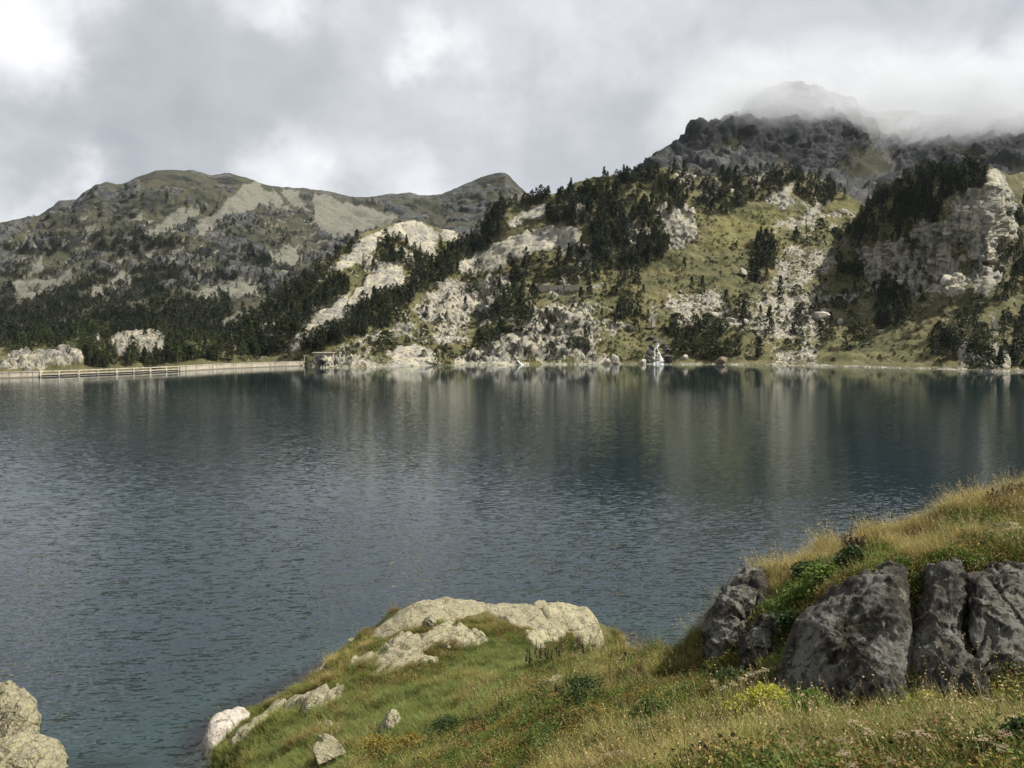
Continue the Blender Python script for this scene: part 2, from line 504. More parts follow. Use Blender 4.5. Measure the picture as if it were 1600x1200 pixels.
M_WETROCK = boulder_mat('wet_dark_rock', (0.05, 0.048, 0.043), (0.10, 0.095, 0.085), (0.02, 0.02, 0.02), (0.05, 0.055, 0.03), 0.4)


# ------------------------------------------------------------------ sheets of far terrain
class Sheet:
    def __init__(self, px, curves, rows, back=((12, -3), (60, -25), (200, -90)), front=()):
        """curves: list of (py(px) pairs, D(px) pairs) from the bottom to the skyline."""
        self.px = px
        PYs, Ds = [], []
        for (py, D) in curves:
            a = np.asarray(py, float); b = np.asarray(D, float)
            PYs.append(np.interp(px, a[:, 0], a[:, 1])); Ds.append(np.interp(px, b[:, 0], b[:, 1]))
        PY, DD = [], []
        for k in range(len(curves) - 1):
            n = rows[k]
            for j in range(n):
                w = j / n
                PY.append(PYs[k] * (1 - w) + PYs[k + 1] * w); DD.append(Ds[k] * (1 - w) + Ds[k + 1] * w)
        PY.append(PYs[-1]); DD.append(Ds[-1])
        self.PY = np.array(PY); D = np.array(DD)
        # round the breaks between bands
        for _ in range(6):
            D[1:-1] = 0.25 * D[:-2] + 0.5 * D[1:-1] + 0.25 * D[2:]
        self.D = D
        self.PX = np.broadcast_to(px, self.PY.shape)
        self.P = at_d(self.PX, self.PY, D)
        self.back, self.front = back, front

    def normals(self):
        n = grid_normals(self.P)
        flip = np.sum(n * (self.P - np.array([0, 0, H])), -1) > 0
        n[flip] *= -1
        return n

    def reproject(self):
        self.PX, self.PY, _ = project(self.P)

    def locate(self, px, py):
        c = np.clip(np.interp(px, self.px, np.arange(len(self.px))), 0, len(self.px) - 1.001)
        i = int(round(c)); col = self.PY[:, i]
        r = int(np.argmin(np.abs(col - py)))
        return self.P[r, i], r, i

    def build(self, name, mat, attrs):
        P = self.P; A = {k: v for k, v in attrs.items()}
        pre, post = [], []
        for (dd, z) in self.front:
            q = P[0].copy(); u = q[:, :2] / np.linalg.norm(q[:, :2], axis=1)[:, None]
            q[:, :2] += u * dd; q[:, 2] += z; pre.append(q)
        for (dd, z) in self.back:
            q = P[-1].copy(); u = q[:, :2] / np.linalg.norm(q[:, :2], axis=1)[:, None]
            q[:, :2] += u * dd; q[:, 2] += z; post.append(q)
        full = np.concatenate([np.array(pre).reshape(-1, *P.shape[1:]), P, np.array(post).reshape(-1, *P.shape[1:])])
        nr, nc = full.shape[:2]
        aa = {k: np.concatenate([np.repeat(v[:1], len(pre), 0), v, np.repeat(v[-1:], len(post), 0)]) for k, v in A.items()}
        o = mesh_obj(name, full.reshape(-1, 3), grid_faces(nr, nc), mat, None, True, attrs=aa)
        return tag(o, kind='structure')


def zone(PX, PY, polys, feather, wob, wx, wy):
    m = np.zeros(PX.shape)
    for p in polys:
        a = np.asarray(p, float)
        lo = a.min(0) - 25; hi = a.max(0) + 25
        sel = (PX > lo[0]) & (PX < hi[0]) & (PY > lo[1]) & (PY < hi[1])
        if sel.any():
            sd = poly_sd(PX[sel] + wx[sel] * wob, PY[sel] + wy[sel] * wob, p)
            m[sel] = np.maximum(m[sel], smooth(sd, -feather, feather))
    return m


# ---- the wooded hillside across the lake
def pts(*a): return [(a[i], a[i + 1]) for i in range(0, len(a), 2)]


shoreY = pts(240, 584, 340, 578, 440, 573, 470, 573, 500, 576, 560, 575.5, 600, 573.5, 680, 571, 760, 571, 850, 569.5, 950, 569.5, 1000, 569, 1060, 569.5, 1140, 570.5, 1280, 572.5, 1340, 574, 1450, 577, 1530, 580, 1600, 583, 1720, 590)
def shore_d(px): return float(at_z(px, np.interp(px, *np.array(shoreY).T), 0.0)[1])
shoreD = [(240, 460), (340, 455), (430, 450)] + [(p, shore_d(p)) for p, _ in shoreY if p >= 460]
skyY = pts(240, 566, 340, 548, 400, 500, 450, 456, 500, 415, 540, 378, 575, 358, 620, 346, 650, 343, 690, 358, 735, 368, 752, 362, 770, 335, 790, 312, 815, 304, 870, 302, 900, 285, 930, 276, 1000, 268, 1040, 262,
           1090, 274, 1150, 275, 1210, 268, 1260, 272, 1300, 285, 1322, 305, 1345, 318, 1352, 322, 1370, 300, 1400, 278, 1440, 266, 1500, 262, 1540, 262, 1556, 266, 1575, 275, 1600, 268, 1720, 262)
skyD = pts(240, 465, 340, 480, 450, 560, 560, 640, 650, 700, 735, 720, 790, 720, 900, 700, 1000, 705, 1100, 730, 1200, 750, 1300, 790, 1345, 770, 1400, 640, 1480, 565, 1545, 548, 1575, 575, 1600, 605, 1720, 640)
f25 = pts(240, .25, 480, .3, 640, .30, 720, .32, 800, .22, 900, .20, 960, .3, 1060, .36, 1200, .33, 1340, .36, 1400, .50, 1480, .55, 1560, .50, 1720, .5)
f50 = pts(240, .5, 480, .55, 640, .60, 720, .66, 800, .66, 900, .62, 1000, .66, 1060, .60, 1200, .58, 1340, .62, 1400, .76, 1480, .80, 1560, .74, 1720, .74)
f75 = pts(240, .75, 480, .80, 640, .84, 720, .85, 800, .84, 900, .80, 1000, .80, 1060, .78, 1200, .84, 1340, .84, 1400, .86, 1480, .88, 1560, .86, 1720, .86)
hx = np.linspace(240, 1720, 1000)
_sy = np.interp(hx, *np.array(shoreY).T); _ky = np.interp(hx, *np.array(skyY).T)
_sd = np.interp(hx, *np.array(shoreD).T); _kd = np.interp(hx, *np.array(skyD).T)
_ky = _ky + 2.0 * fbm(np.stack([hx / 14, 0 * hx, 0 * hx], -1), 3)
def band(v, fr):
    return (np.stack([hx, _sy * (1 - v) + _ky * v], -1), np.stack([hx, _sd + (_kd - _sd) * fr], -1))
HILL = Sheet(hx, [band(0, 0 * hx), band(.25, np.interp(hx, *np.array(f25).T)), band(.5, np.interp(hx, *np.array(f50).T)), band(.75, np.interp(hx, *np.array(f75).T)), band(1, 1 + 0 * hx)],
             [75, 75, 75, 75], front=((-26, -9.0), (-5, -1.6)))

SLABS = [pts(457, 553, 457, 531, 473, 515, 508, 484, 549, 455, 536, 481, 520, 515, 495, 531, 466, 549),
         pts(522, 519, 533, 487, 552, 462, 580, 430, 603, 417, 628, 420, 637, 436, 634, 452, 603, 458, 577, 474, 552, 493, 539, 519),
         pts(511, 424, 527, 408, 552, 392, 565, 370, 590, 363, 622, 348, 641, 340, 656, 347, 675, 355, 685, 373, 675, 411, 653, 392, 622, 373, 596, 379, 577, 398, 552, 417, 527, 424),
         pts(687, 367, 704, 360, 732, 365, 732, 372, 717, 382, 694, 379),
         pts(710, 420, 736, 401, 764, 389, 805, 370, 843, 356, 888, 354, 900, 360, 906, 369, 902, 382, 877, 393, 842, 391, 807, 410, 775, 425, 717, 428),
         pts(791, 347, 813, 331, 854, 319, 883, 322, 845, 341, 797, 357),
         pts(607, 559, 620, 544, 656, 540, 674, 555, 684, 572, 609, 573),
         pts(1543, 262, 1571, 275, 1576, 300, 1580, 357, 1571, 379, 1560, 330, 1545, 295)]
CLIFFS = [pts(1029, 331, 1054, 317, 1079, 326, 1094, 357, 1086, 376, 1070, 395, 1048, 384, 1032, 363),
          pts(1197, 309, 1232, 288, 1248, 285, 1246, 300, 1232, 325, 1197, 327),
          pts(1258, 320, 1289, 315, 1289, 331, 1261, 338), pts(1168, 276, 1190, 268, 1212, 270, 1207, 284, 1178, 288),
          pts(1486, 322, 1508, 300, 1539, 290, 1574, 300, 1579, 357, 1571, 379, 1562, 407, 1552, 452, 1533, 474, 1524, 452, 1517, 414, 1500, 380, 1490, 350),
          pts(1476, 462, 1480, 440, 1500, 425, 1517, 425, 1519, 440, 1500, 462),
          pts(1435, 350, 1463, 352, 1470, 410, 1450, 445, 1429, 464, 1415, 440, 1425, 390),
          pts(1435, 352, 1490, 332, 1502, 440, 1462, 458, 1428, 445),
          pts(1337, 388, 1372, 379, 1422, 372, 1435, 400, 1429, 464, 1372, 445, 1353, 433),
          pts(831, 490, 854, 482, 886, 485, 912, 475, 930, 498, 938, 521, 938, 547, 943, 562, 902, 566, 854, 563, 832, 566, 821, 530),
          pts(750, 534, 785, 520, 808, 515, 831, 500, 840, 530, 836, 566, 785, 569, 755, 569),
          pts(710, 572, 723, 553, 786, 556, 800, 571), pts(465, 574, 496, 562, 515, 555, 545, 550, 560, 561, 562, 576, 490, 578),
          pts(647, 481, 685, 446, 748, 443, 755, 487, 720, 512, 672, 503), pts(839, 445, 905, 440, 905, 452, 870, 462, 852, 456),
          pts(760, 430, 800, 430, 800, 470, 765, 500, 752, 480), pts(935, 495, 975, 500, 985, 515, 945, 512),
          pts(884, 320, 920, 300, 925, 340, 905, 352), pts(970, 350, 1005, 340, 1012, 375, 985, 385), pts(920, 395, 960, 380, 962, 400, 925, 415),
          pts(1405, 270, 1420, 262, 1416, 275, 1402, 280), pts(1428, 278, 1460, 262, 1450, 275, 1430, 284), pts(1490, 540, 1560, 535, 1580, 572, 1500, 574),
          pts(560, 420, 610, 395, 640, 400, 655, 425, 620, 412, 580, 425), pts(400, 520, 430, 480, 452, 470, 448, 490, 410, 540), pts(400, 552, 425, 520, 440, 520, 420, 556),
          pts(480, 490, 505, 450, 535, 440, 525, 455, 495, 485), pts(1055, 270, 1080, 265, 1085, 285, 1060, 290), pts(1090, 285, 1120, 280, 1140, 300, 1100, 310)]
SCREES = [pts(1035, 477, 1065, 456, 1102, 449, 1132, 455, 1140, 482, 1170, 503, 1140, 509, 1102, 512, 1065, 512),
          pts(1215, 420, 1223, 402, 1245, 382, 1302, 395, 1308, 414, 1270, 435, 1245, 455, 1200, 455), pts(1150, 475, 1213, 460, 1296, 452, 1296, 502, 1283, 534, 1182, 534, 1170, 500),
          pts(1204, 350, 1254, 339, 1340, 328, 1302, 350, 1210, 362), pts(1213, 570, 1220, 547, 1283, 540, 1282, 571),
          pts(524, 545, 581, 540, 596, 560, 603, 574, 562, 576, 552, 553), pts(675, 509, 710, 506, 735, 528, 710, 538, 679, 534),
          pts(900, 570, 905, 556, 950, 553, 965, 570), pts(1283, 462, 1370, 446, 1360, 460, 1300, 470)]
GRASS = [pts(1022, 433, 1025, 407, 1067, 395, 1095, 366, 1130, 341, 1174, 325, 1241, 328, 1225, 372, 1162, 420, 1146, 458, 1035, 464),
         pts(1302, 309, 1343, 315, 1340, 328, 1286, 350, 1289, 320), pts(1413, 493, 1486, 505, 1454, 534, 1353, 540, 1308, 500), pts(852, 462, 894, 461, 891, 482, 854, 478),
         pts(937, 515, 1013, 505, 1016, 560, 960, 566), pts(1546, 502, 1600, 461, 1600, 480, 1560, 510), pts(990, 460, 1035, 445, 1040, 500, 1000, 500), pts(1290, 520, 1480, 520, 1480, 570, 1290, 566),
         pts(640, 505, 672, 500, 665, 515, 645, 515), pts(800, 425, 860, 415, 880, 430, 820, 440)]
SANDY = [pts(502, 552, 545, 534, 590, 516, 627, 504, 661, 500, 646, 517, 631, 527, 596, 537, 571, 542, 530, 550), pts(1008, 505, 1016, 480, 1030, 470, 1024, 505)]
YELLOW = [pts(1296, 305, 1345, 312, 1342, 330, 1286, 352, 1292, 318), pts(1100, 345, 1240, 325, 1225, 365, 1120, 395)]

P0 = HILL.P; N0 = HILL.normals()
_v = np.repeat(np.linspace(0, 1, P0.shape[0])[:, None], P0.shape[1], 1)
env = smooth(_v, 0, .05) * (1 - .75 * smooth(_v, .86, 1.0))
HILL.P = P0 + N0 * ((fbm(P0 / 70.0, 3) * 7 + fbm(P0 / 24.0, 4) * 3.2) * (0.10 + 0.90 * env))[..., None]
HILL.reproject()
PX, PY = HILL.PX, HILL.PY
q = np.stack([PX / 22, PY / 22, 0 * PX], -1)
wx, wy = fbm(q, 4, 0.6), fbm(q + 40.0, 4, 0.6)
slab = zone(PX, PY, SLABS, 3, 7, wx, wy)
clf = zone(PX, PY, CLIFFS, 6, 13, wx, wy)
scr = zone(PX, PY, SCREES, 8, 12, wx, wy)
grs = zone(PX, PY, GRASS, 8, 12, wx, wy)
sandy = zone(PX, PY, SANDY, 4, 6, wx, wy)
yel = zone(PX, PY, YELLOW, 8, 10, wx, wy)
P0 = HILL.P
base_rock = smooth(fbm(P0 / np.array([26, 26, 20.0]), 4, 0.6), 0.10, 0.40)
left_rock = smooth(PX, 990, 920)                         # the left half of the hill is much rockier
rock = np.maximum(np.maximum(slab, clf), base_rock * (0.30 + 0.28 * left_rock) * (1 - 0.85 * grs) * (1 - scr))
rock = np.maximum(rock, 0.55 * sandy)
strip = smooth(PY, np.interp(PX, *np.array(shoreY).T) - 4.5, np.interp(PX, *np.array(shoreY).T) - 2.0) * smooth(fbm(np.stack([PX / 25, 0 * PX, 0 * PX], -1), 4, .7), -.45, .25)   # bleached stones along the waterline
scr = scr * (.42 + .58 * smooth(fbm(P0 / 16.0 + 5, 4, .6), -.25, .12))
scree = np.maximum(scr * (1 - clf), strip * 0.8 * (1 - clf))
scree = np.maximum(scree, 0.42 * smooth(fbm(P0 / 14.0, 3), 0.0, 0.4) * smooth(PX, 1100, 1200) * (1 - grs))
scree = np.maximum(scree, sandy * 0.5)
N0 = HILL.normals()
disp = fbm(P0 / 6.0, 3, .6) * 0.7 * (1 - .75 * slab)
bv, b1, bg = cells(P0 / np.array([11, 11, 19.0]) + 0.35 * np.stack([wx, wy, wx], -1))
sv, s1, sg = cells(P0 / np.array([3.6, 3.6, 5.2]) + 0.2 * np.stack([wx, wy, wx], -1), 5)
rk = np.maximum(clf, rock * (1 - slab))
disp += rk * ((bv - 0.4) * 2.4 + (sv - 0.5) * 0.7 - 0.9 * (bg < 0.08) - 0.3 * (sg < 0.10) + 1.0)
disp += rk * (1 - clf) * 2.2 * facets(P0 / np.array([12, 12, 14.0]) + .25 * np.stack([wx, wy, wx], -1), 6, .6)
disp += slab * (2.0 - 0.35 * (sg < 0.04) + 0.5 * (bv - .5))
gl = fbm(np.stack([P0[..., 0] / 5, P0[..., 1] / 25, P0[..., 2] / 60], -1), 3)
disp += clf * (gl * 1.5 + 5.0 * facets(P0 / np.array([18, 18, 26.0]) + .25 * np.stack([wx, wy, wx], -1), 2, .75) + 1.4 * facets(P0 / np.array([5.5, 5.5, 7.0]), 4, .7))                                         # vertical ribs and gullies on the cliffs
tv, t1, tg = cells(P0 / 2.4, 9)
disp += scree * (1 - rk) * ((tv - 0.5) * 1.1 - 0.7 * (tg < 0.12))
HILL.P = P0 + N0 * (disp * (0.15 + 0.85 * env))[..., None]
HILL.reproject()
hill = HILL.build('hillside', M_HILL, {'rock': rock, 'scree': scree, 'lush': yel * .6, 'slab': np.maximum(slab, .75 * clf)})

# ---- the low wooded mound behind the dam
mx = np.linspace(-260, 470, 320)
MOUND = Sheet(mx, [(pts(-260, 606, 0, 598, 470, 585), pts(-260, 345, 0, 352, 300, 430, 470, 470)), (pts(-260, 570, 0, 562, 120, 552, 250, 548, 470, 560), pts(-260, 385, 0, 395, 300, 455, 470, 490)),
                   (pts(-260, 535, 0, 541, 60, 535, 120, 528, 250, 522, 300, 530, 350, 532, 470, 520), pts(-260, 440, 0, 450, 300, 520, 470, 600))], [40, 50], back=((15, -2), (60, -15), (140, -40)))
PXm, PYm = MOUND.PX, MOUND.PY
q = np.stack([PXm / 18, PYm / 18, 0 * PXm], -1); wxm, wym = fbm(q, 4, .6), fbm(q + 31., 4, .6)
MROCK = [pts(176, 528, 190, 523, 207, 516, 224, 520, 246, 517, 258, 526, 255, 552, 238, 556, 200, 566, 180, 558), pts(0, 568, 30, 556, 75, 552, 108, 549, 126, 560, 128, 573, 0, 582), pts(144, 522, 156, 518, 158, 548, 146, 550)]
rkm = zone(PXm, PYm, MROCK, 3, 5, wxm, wym)
Pm = MOUND.P; Nm = MOUND.normals()
bv, _, bg = cells(Pm / np.array([8, 8, 10.0]) + .3 * np.stack([wxm, wym, wxm], -1)); sv, _, sg = cells(Pm / 3.0, 3)
MOUND.P = Pm + Nm * (fbm(Pm / 18.0, 3) * 2.0 + rkm * ((bv - .3) * 4 + (sv - .5) * 1.2 - 1.5 * (bg < .1) + 2.5))[..., None]
tag(MOUND.build('wooded_mound', M_HILL, {'rock': np.maximum(rkm, .3 * smooth(fbm(Pm / 9.0, 3), .1, .4)), 'scree': 0 * rkm, 'lush': 0 * rkm}), kind='structure')

# ---- the long mountain behind the dam and the bowl beside it
gx = np.linspace(-300, 960, 620)
ridY = pts(-300, 420, -100, 365, 0, 345, 30, 342, 60, 335, 78, 325, 95, 315, 120, 312, 132, 299, 150, 288, 165, 283, 185, 288, 200, 287, 230, 275, 245, 270, 300, 268, 330, 275, 360, 272, 385, 278, 410, 287, 450, 293, 500, 297, 525, 300, 545, 306,
           570, 307, 600, 304, 640, 300, 655, 305, 690, 303, 720, 292, 745, 280, 770, 272, 790, 271, 800, 279, 812, 292, 850, 325, 960, 350)
ridD = pts(-300, 1500, 0, 1700, 300, 1850, 450, 2000, 560, 2250, 690, 2350, 790, 2250, 960, 2250)
c1 = (pts(-300, 560, 960, 560), pts(-300, 620, 300, 640, 960, 640))
c2 = (pts(-300, 500, 0, 480, 300, 470, 450, 470, 600, 460, 960, 460), pts(-300, 820, 0, 850, 300, 900, 450, 950, 600, 1050, 960, 1100))
c3 = (pts(-300, 455, 0, 410, 150, 380, 300, 370, 450, 380, 600, 370, 700, 368, 960, 400), pts(-300, 1150, 0, 1250, 300, 1330, 450, 1400, 600, 1700, 800, 1900, 960, 1900))
MNT = Sheet(gx, [c1, c2, c3, (ridY, ridD)], [60, 90, 130], back=((30, -5), (150, -60), (500, -260)))
TAL = [pts(122, 363, 157, 345, 154, 357, 133, 364), pts(199, 347, 224, 335, 217, 343), pts(227, 371, 276, 329, 311, 329, 301, 343, 245, 375),
       pts(304, 378, 315, 347, 346, 329, 381, 292, 402, 285, 427, 310, 420, 322, 385, 329, 350, 336, 322, 364), pts(441, 298, 470, 300, 480, 335, 455, 320), pts(425, 300, 438, 312, 450, 330, 430, 322),
       pts(490, 305, 552, 322, 590, 332, 631, 341, 574, 360, 527, 378, 490, 345), pts(17, 445, 63, 438, 119, 420, 105, 445, 66, 469, 28, 476), pts(154, 452, 196, 424, 210, 441, 168, 459, 133, 469),
       pts(290, 413, 311, 410, 315, 434), pts(301, 469, 336, 448, 374, 438, 413, 462, 385, 459), pts(416, 399, 465, 389, 472, 410, 437, 412), pts(85, 512, 105, 500, 100, 515), pts(93, 385, 112, 372, 100, 386),
       pts(38, 378, 52, 372, 45, 380), pts(340, 505, 375, 490, 385, 505)]
MGRASS = [pts(31, 438, 87, 396, 157, 354, 175, 352, 122, 389, 91, 424), pts(5, 385, 40, 360, 75, 340, 60, 362, 20, 388), pts(210, 345, 260, 318, 290, 300, 300, 320, 240, 360), pts(540, 330, 600, 340, 640, 350, 660, 365, 600, 350), pts(360, 445, 440, 470, 410, 500, 360, 480),
          pts(480, 320, 530, 345, 560, 362, 540, 372)]
P_ = MNT.P; _v = np.repeat(np.linspace(0, 1, P_.shape[0])[:, None], P_.shape[1], 1)
eg = smooth(MNT.D, 640, 800) * (1 - .75 * smooth(_v, .88, 1.0))
MNT.P = P_ + MNT.normals() * ((fbm(P_ / 300.0, 3) * 22 + fbm(P_ / 110.0, 4, .55) * 16) * eg)[..., None]
MNT.reproject()
PXg, PYg = MNT.PX, MNT.PY
q = np.stack([PXg / 20, PYg / 20, 0 * PXg], -1); wxg, wyg = fbm(q, 5, .65), fbm(q + 51., 5, .65)
tal = zone(PXg, PYg, TAL, 4, 6, wxg, wyg + .5)
tal = np.maximum(tal, smooth(zone(PXg, PYg, TAL, 9, 8, wxg, wyg), .3, .6)); mgr = zone(PXg, PYg, MGRASS, 5, 8, wxg, wyg)
stk = fbm(np.stack([(PXg * .62 + PYg * .78) / 9 + .6 * wxg, (PXg * .78 - PYg * .62) / 60, 0 * PXg], -1), 4, .6)
stk = smooth(stk, .22, .5) * smooth(PYg, 325, 350) * smooth(PYg, 490, 450) * smooth(PXg, 560, 430) * (fbm(q * .35 + 3, 3) > -.05)
tal = np.maximum(tal, stk * .9)
Pg = MNT.P; Ng = MNT.normals()
rkg = smooth(fbm(Pg / 130.0, 5, .65), -.05, .35) * (1 - tal) * (1 - mgr) * (1 - .6 * smooth(PYg, 440, 480))
rkg = np.maximum(rkg, smooth(fbm(Pg / np.array([60, 60, 90.]), 4, .65), .15, .4) * smooth(PXg, 640, 720) * (1 - .8 * tal))
spk = smooth(fbm(Pg / 30.0, 4, .7), .15, .45) * smooth(PXg, 380, 460) * smooth(PXg, 640, 540) * smooth(PYg, 300, 330)
scg = np.maximum(tal, .75 * spk)
dg = rkg * (ridged(Pg / np.array([70, 70, 110.]), 5, .55) * 6 + fbm(Pg / 14.0, 3, .6) * 3) + fbm(Pg / 26.0, 3, .6) * 2.2 * (1 - .7 * tal)
MNT.P = Pg + Ng * (dg * eg)[..., None]
MNT.reproject()
MNT.build('mountain', M_MOUNT, {'rock': rkg * .8, 'scree': scg, 'lush': .3 * mgr})

# ---- the cloud-capped peak behind the hill
kx = np.linspace(940, 1820, 520)
pkY = pts(940, 330, 990, 275, 1035, 240, 1060, 226, 1100, 212, 1140, 198, 1160, 178, 1175, 155, 1200, 142, 1235, 137, 1270, 143, 1300, 150, 1330, 165, 1370, 176, 1400, 171, 1440, 178, 1500, 180, 1540, 172, 1575, 163, 1600, 172, 1640, 190, 1720, 200, 1820, 260)
pkD = pts(940, 1250, 1100, 1350, 1235, 1600, 1400, 1750, 1600, 1650, 1820, 1600)
PEAK = Sheet(kx, [(pts(940, 380, 1820, 380), pts(940, 900, 1820, 900)), (pts(940, 350, 1040, 275, 1200, 270, 1340, 265, 1400, 260, 1820, 270), pts(940, 1050, 1200, 1150, 1340, 1300, 1400, 1350, 1820, 1250)),
                  (pts(940, 340, 1040, 252, 1165, 215, 1240, 190, 1290, 215, 1340, 235, 1390, 240, 1480, 220, 1600, 215, 1820, 265), pts(940, 1150, 1040, 1250, 1165, 1300, 1240, 1320, 1290, 1350, 1350, 1500, 1390, 1560, 1480, 1500, 1600, 1450, 1820, 1400)), (pkY, pkD)],
             [60, 90, 90], back=((30, -5), (150, -80), (500, -300)))
P_ = PEAK.P; _v = np.repeat(np.linspace(0, 1, P_.shape[0])[:, None], P_.shape[1], 1)
ek = 1 - .7 * smooth(_v, .85, 1.0)
PEAK.P = P_ + PEAK.normals() * (fbm(P_ / 260.0, 3) * 26 * ek)[..., None]
PEAK.reproject()
PXk, PYk = PEAK.PX, PEAK.PY
q = np.stack([PXk / 20, PYk / 20, 0 * PXk], -1); wxk, wyk = fbm(q, 5, .65), fbm(q + 51., 5, .65)
kgr = zone(PXk, PYk, [pts(1320, 240, 1350, 235, 1400, 250, 1390, 275, 1345, 285), pts(1120, 235, 1160, 225, 1150, 250, 1110, 260), pts(1300, 255, 1330, 262, 1320, 290, 1290, 280)], 8, 12, wxk, wyk)
ksc = zone(PXk, PYk, [pts(1318, 290, 1350, 278, 1395, 262, 1405, 275, 1360, 300, 1325, 305), pts(1376, 235, 1390, 240, 1400, 262, 1385, 262)], 5, 8, wxk, wyk)
Pk = PEAK.P; Nk = PEAK.normals()
rkk = np.clip(1 - kgr - ksc, 0, 1) * smooth(fbm(Pk / 60., 4, .6), -.5, .0)
dk = ridged(Pk / np.array([85, 85, 170.]), 5, .55) * 13 * (.25 + .75 * rkk) + fbm(Pk / 22.0, 4, .62) * 5.5 * (.3 + .7 * rkk) + ksc * fbm(Pk / 6., 2) * 3
PEAK.P = Pk + Nk * (dk * ek)[..., None]
PEAK.build('rocky_peak', M_PEAK, {'rock': rkk, 'scree': ksc, 'lush': .3 * kgr})

# ------------------------------------------------------------------ the near shore: ground by control points
def gp(px, py, D=None, z=None):
    return at_d(px, py, D) if D is not None else at_z(px, py, z)


CP = [gp(335, 1150, z=.40), gp(352, 1180, z=.55), gp(385, 1138, z=.50), gp(318, 1152, z=0.05), gp(400, 1108, z=.35), gp(480, 1062, z=.4), gp(545, 1014, z=.7), gp(600, 976, z=1.3),
      gp(660, 951, z=2.0), gp(770, 947, z=2.4), gp(860, 954, z=1.9), gp(920, 966, z=1.4), gp(945, 1004, z=.5), gp(950, 1022, z=.0), gp(985, 1024, z=-.1),
      gp(800, 1010, D=35), gp(700, 1055, D=30.5), gp(850, 1040, D=29), gp(600, 1100, D=27), gp(450, 1150, D=27.5), gp(400, 1200, D=26.5), gp(550, 1200, D=20), gp(700, 1150, D=20),
      gp(800, 1100, D=20), gp(800, 1200, D=13), gp(950, 1100, D=15), gp(950, 1200, D=10.5), gp(900, 1050, D=23), gp(760, 985, D=37.5), gp(620, 1030, D=33), gp(520, 1080, D=31),
      gp(960, 1025, D=24), gp(1030, 1024, D=21), gp(1100, 1015, D=18.5), gp(1100, 1060, D=15), gp(1100, 1120, D=11), gp(1100, 1200, D=8), gp(1300, 1200, D=6.5),
      gp(1500, 1200, D=6), gp(1600, 1200, D=5.5), gp(1200, 1050, D=13.5),
      gp(1185, 905, D=17), gp(1250, 882, D=17.5), gp(1330, 864, D=18.5), gp(1420, 854, D=19.5), gp(1500, 844, D=20.5), gp(1590, 834, D=21.5), gp(1700, 815, D=23), gp(1850, 785, D=25),
      gp(1200, 968, D=15.3), gp(1270, 925, D=15.0), gp(1270, 985, D=13.0), gp(1400, 862, D=15.6), gp(1345, 903, D=12.9), gp(1405, 888, D=12.6), gp(1480, 876, D=12.1), gp(1500, 857, D=14.6), gp(1560, 848, D=14.8), gp(1620, 845, D=14.8),
      gp(1590, 892, D=11.7), gp(1680, 885, D=11.6), gp(1230, 1102, D=11.3), gp(1330, 1106, D=10.6), gp(1480, 1106, D=9.75), gp(1590, 1068, D=9.9), gp(1700, 850, D=14), gp(1760, 1000, D=10)]
CP += [np.array(v, float) for v in [(0, 0, 14.4), (-6, 0, 12.8), (8, 0, 15.0), (16, 2, 16.2), (-10, 12, 5.0), (-14, 4, 9.5), (24, 10, 15.0), (28, 20, 11.6), (0, -12, 16.5), (-16, -10, 14), (20, -12, 19), (45, 10, 16), (45, 30, 10),
      # seaward side and lake bed
      (5.5, 27.5, 2.4), (8.5, 24.5, 3.0), (11.0, 23.5, 5.5), (15, 27, 6.0), (20, 31, 5.0), (6.2, 34, -.5), (8.5, 33, -1.2), (12, 33, -1.0), (18, 38, -2.0), (30, 40, -1.5), (45, 45, -3),
      (-1, 45, -.8), (3, 45, -1.6), (-4.5, 44, -1.3), (-8, 42.5, -2.2), (-12, 38, -2.4), (-13.5, 33.5, -1.7), (-15, 29.5, -.9), (-17, 26.5, -.9), (-14.5, 27, -1.0), (-12.6, 28.5, -1.3), (-11.0, 27.5, -.9), (-13.4, 30.6, -1.6), (-13.6, 32.0, -2.0), (-19, 24, 0.2), (-22, 32, -2.5), (-24, 22, 1.0), (-20, 14, 4.5), (-30, 10, 6),
      (0, 55, -6), (12, 50, -6), (-14, 50, -7), (-28, 45, -7), (28, 55, -7), (-30, 30, -3), (7.5, 39, -1.7), (45, 60, -8), (-30, 60, -9), (0, 64, -9)]]
CP = np.array(CP)


def tps_fit(C, lam=0.02):
    n = len(C); d2 = ((C[:, None, :2] - C[None, :, :2]) ** 2).sum(-1)
    K = 0.5 * d2 * np.log(d2 + 1e-9) + lam * np.eye(n)
    Pm_ = np.concatenate([np.ones((n, 1)), C[:, :2]], 1)
    A = np.block([[K, Pm_], [Pm_.T, np.zeros((3, 3))]])
    return np.linalg.solve(A, np.concatenate([C[:, 2], np.zeros(3)]))


_w = tps_fit(CP)
GX0, GX1, GY0, GY1, GS = -34.0, 50.0, -14.0, 66.0, 0.2
gxs = np.arange(GX0, GX1 + 1e-6, GS); gys = np.arange(GY0, GY1 + 1e-6, GS)
GXX, GYY = np.meshgrid(gxs, gys)
Z = _w[-3] + _w[-2] * GXX + _w[-1] * GYY
for k, c in enumerate(CP):
    d2 = (GXX - c[0]) ** 2 + (GYY - c[1]) ** 2
    Z += _w[k] * 0.5 * d2 * np.log(d2 + 1e-9)
p3 = np.stack([GXX, GYY, 0 * GXX], -1)
Z += 0.22 * fbm(p3 / 2.6, 4, .55) + 0.10 * fbm(p3 / 0.9 + 7, 3, .5) * smooth(Z, -.3, .6)


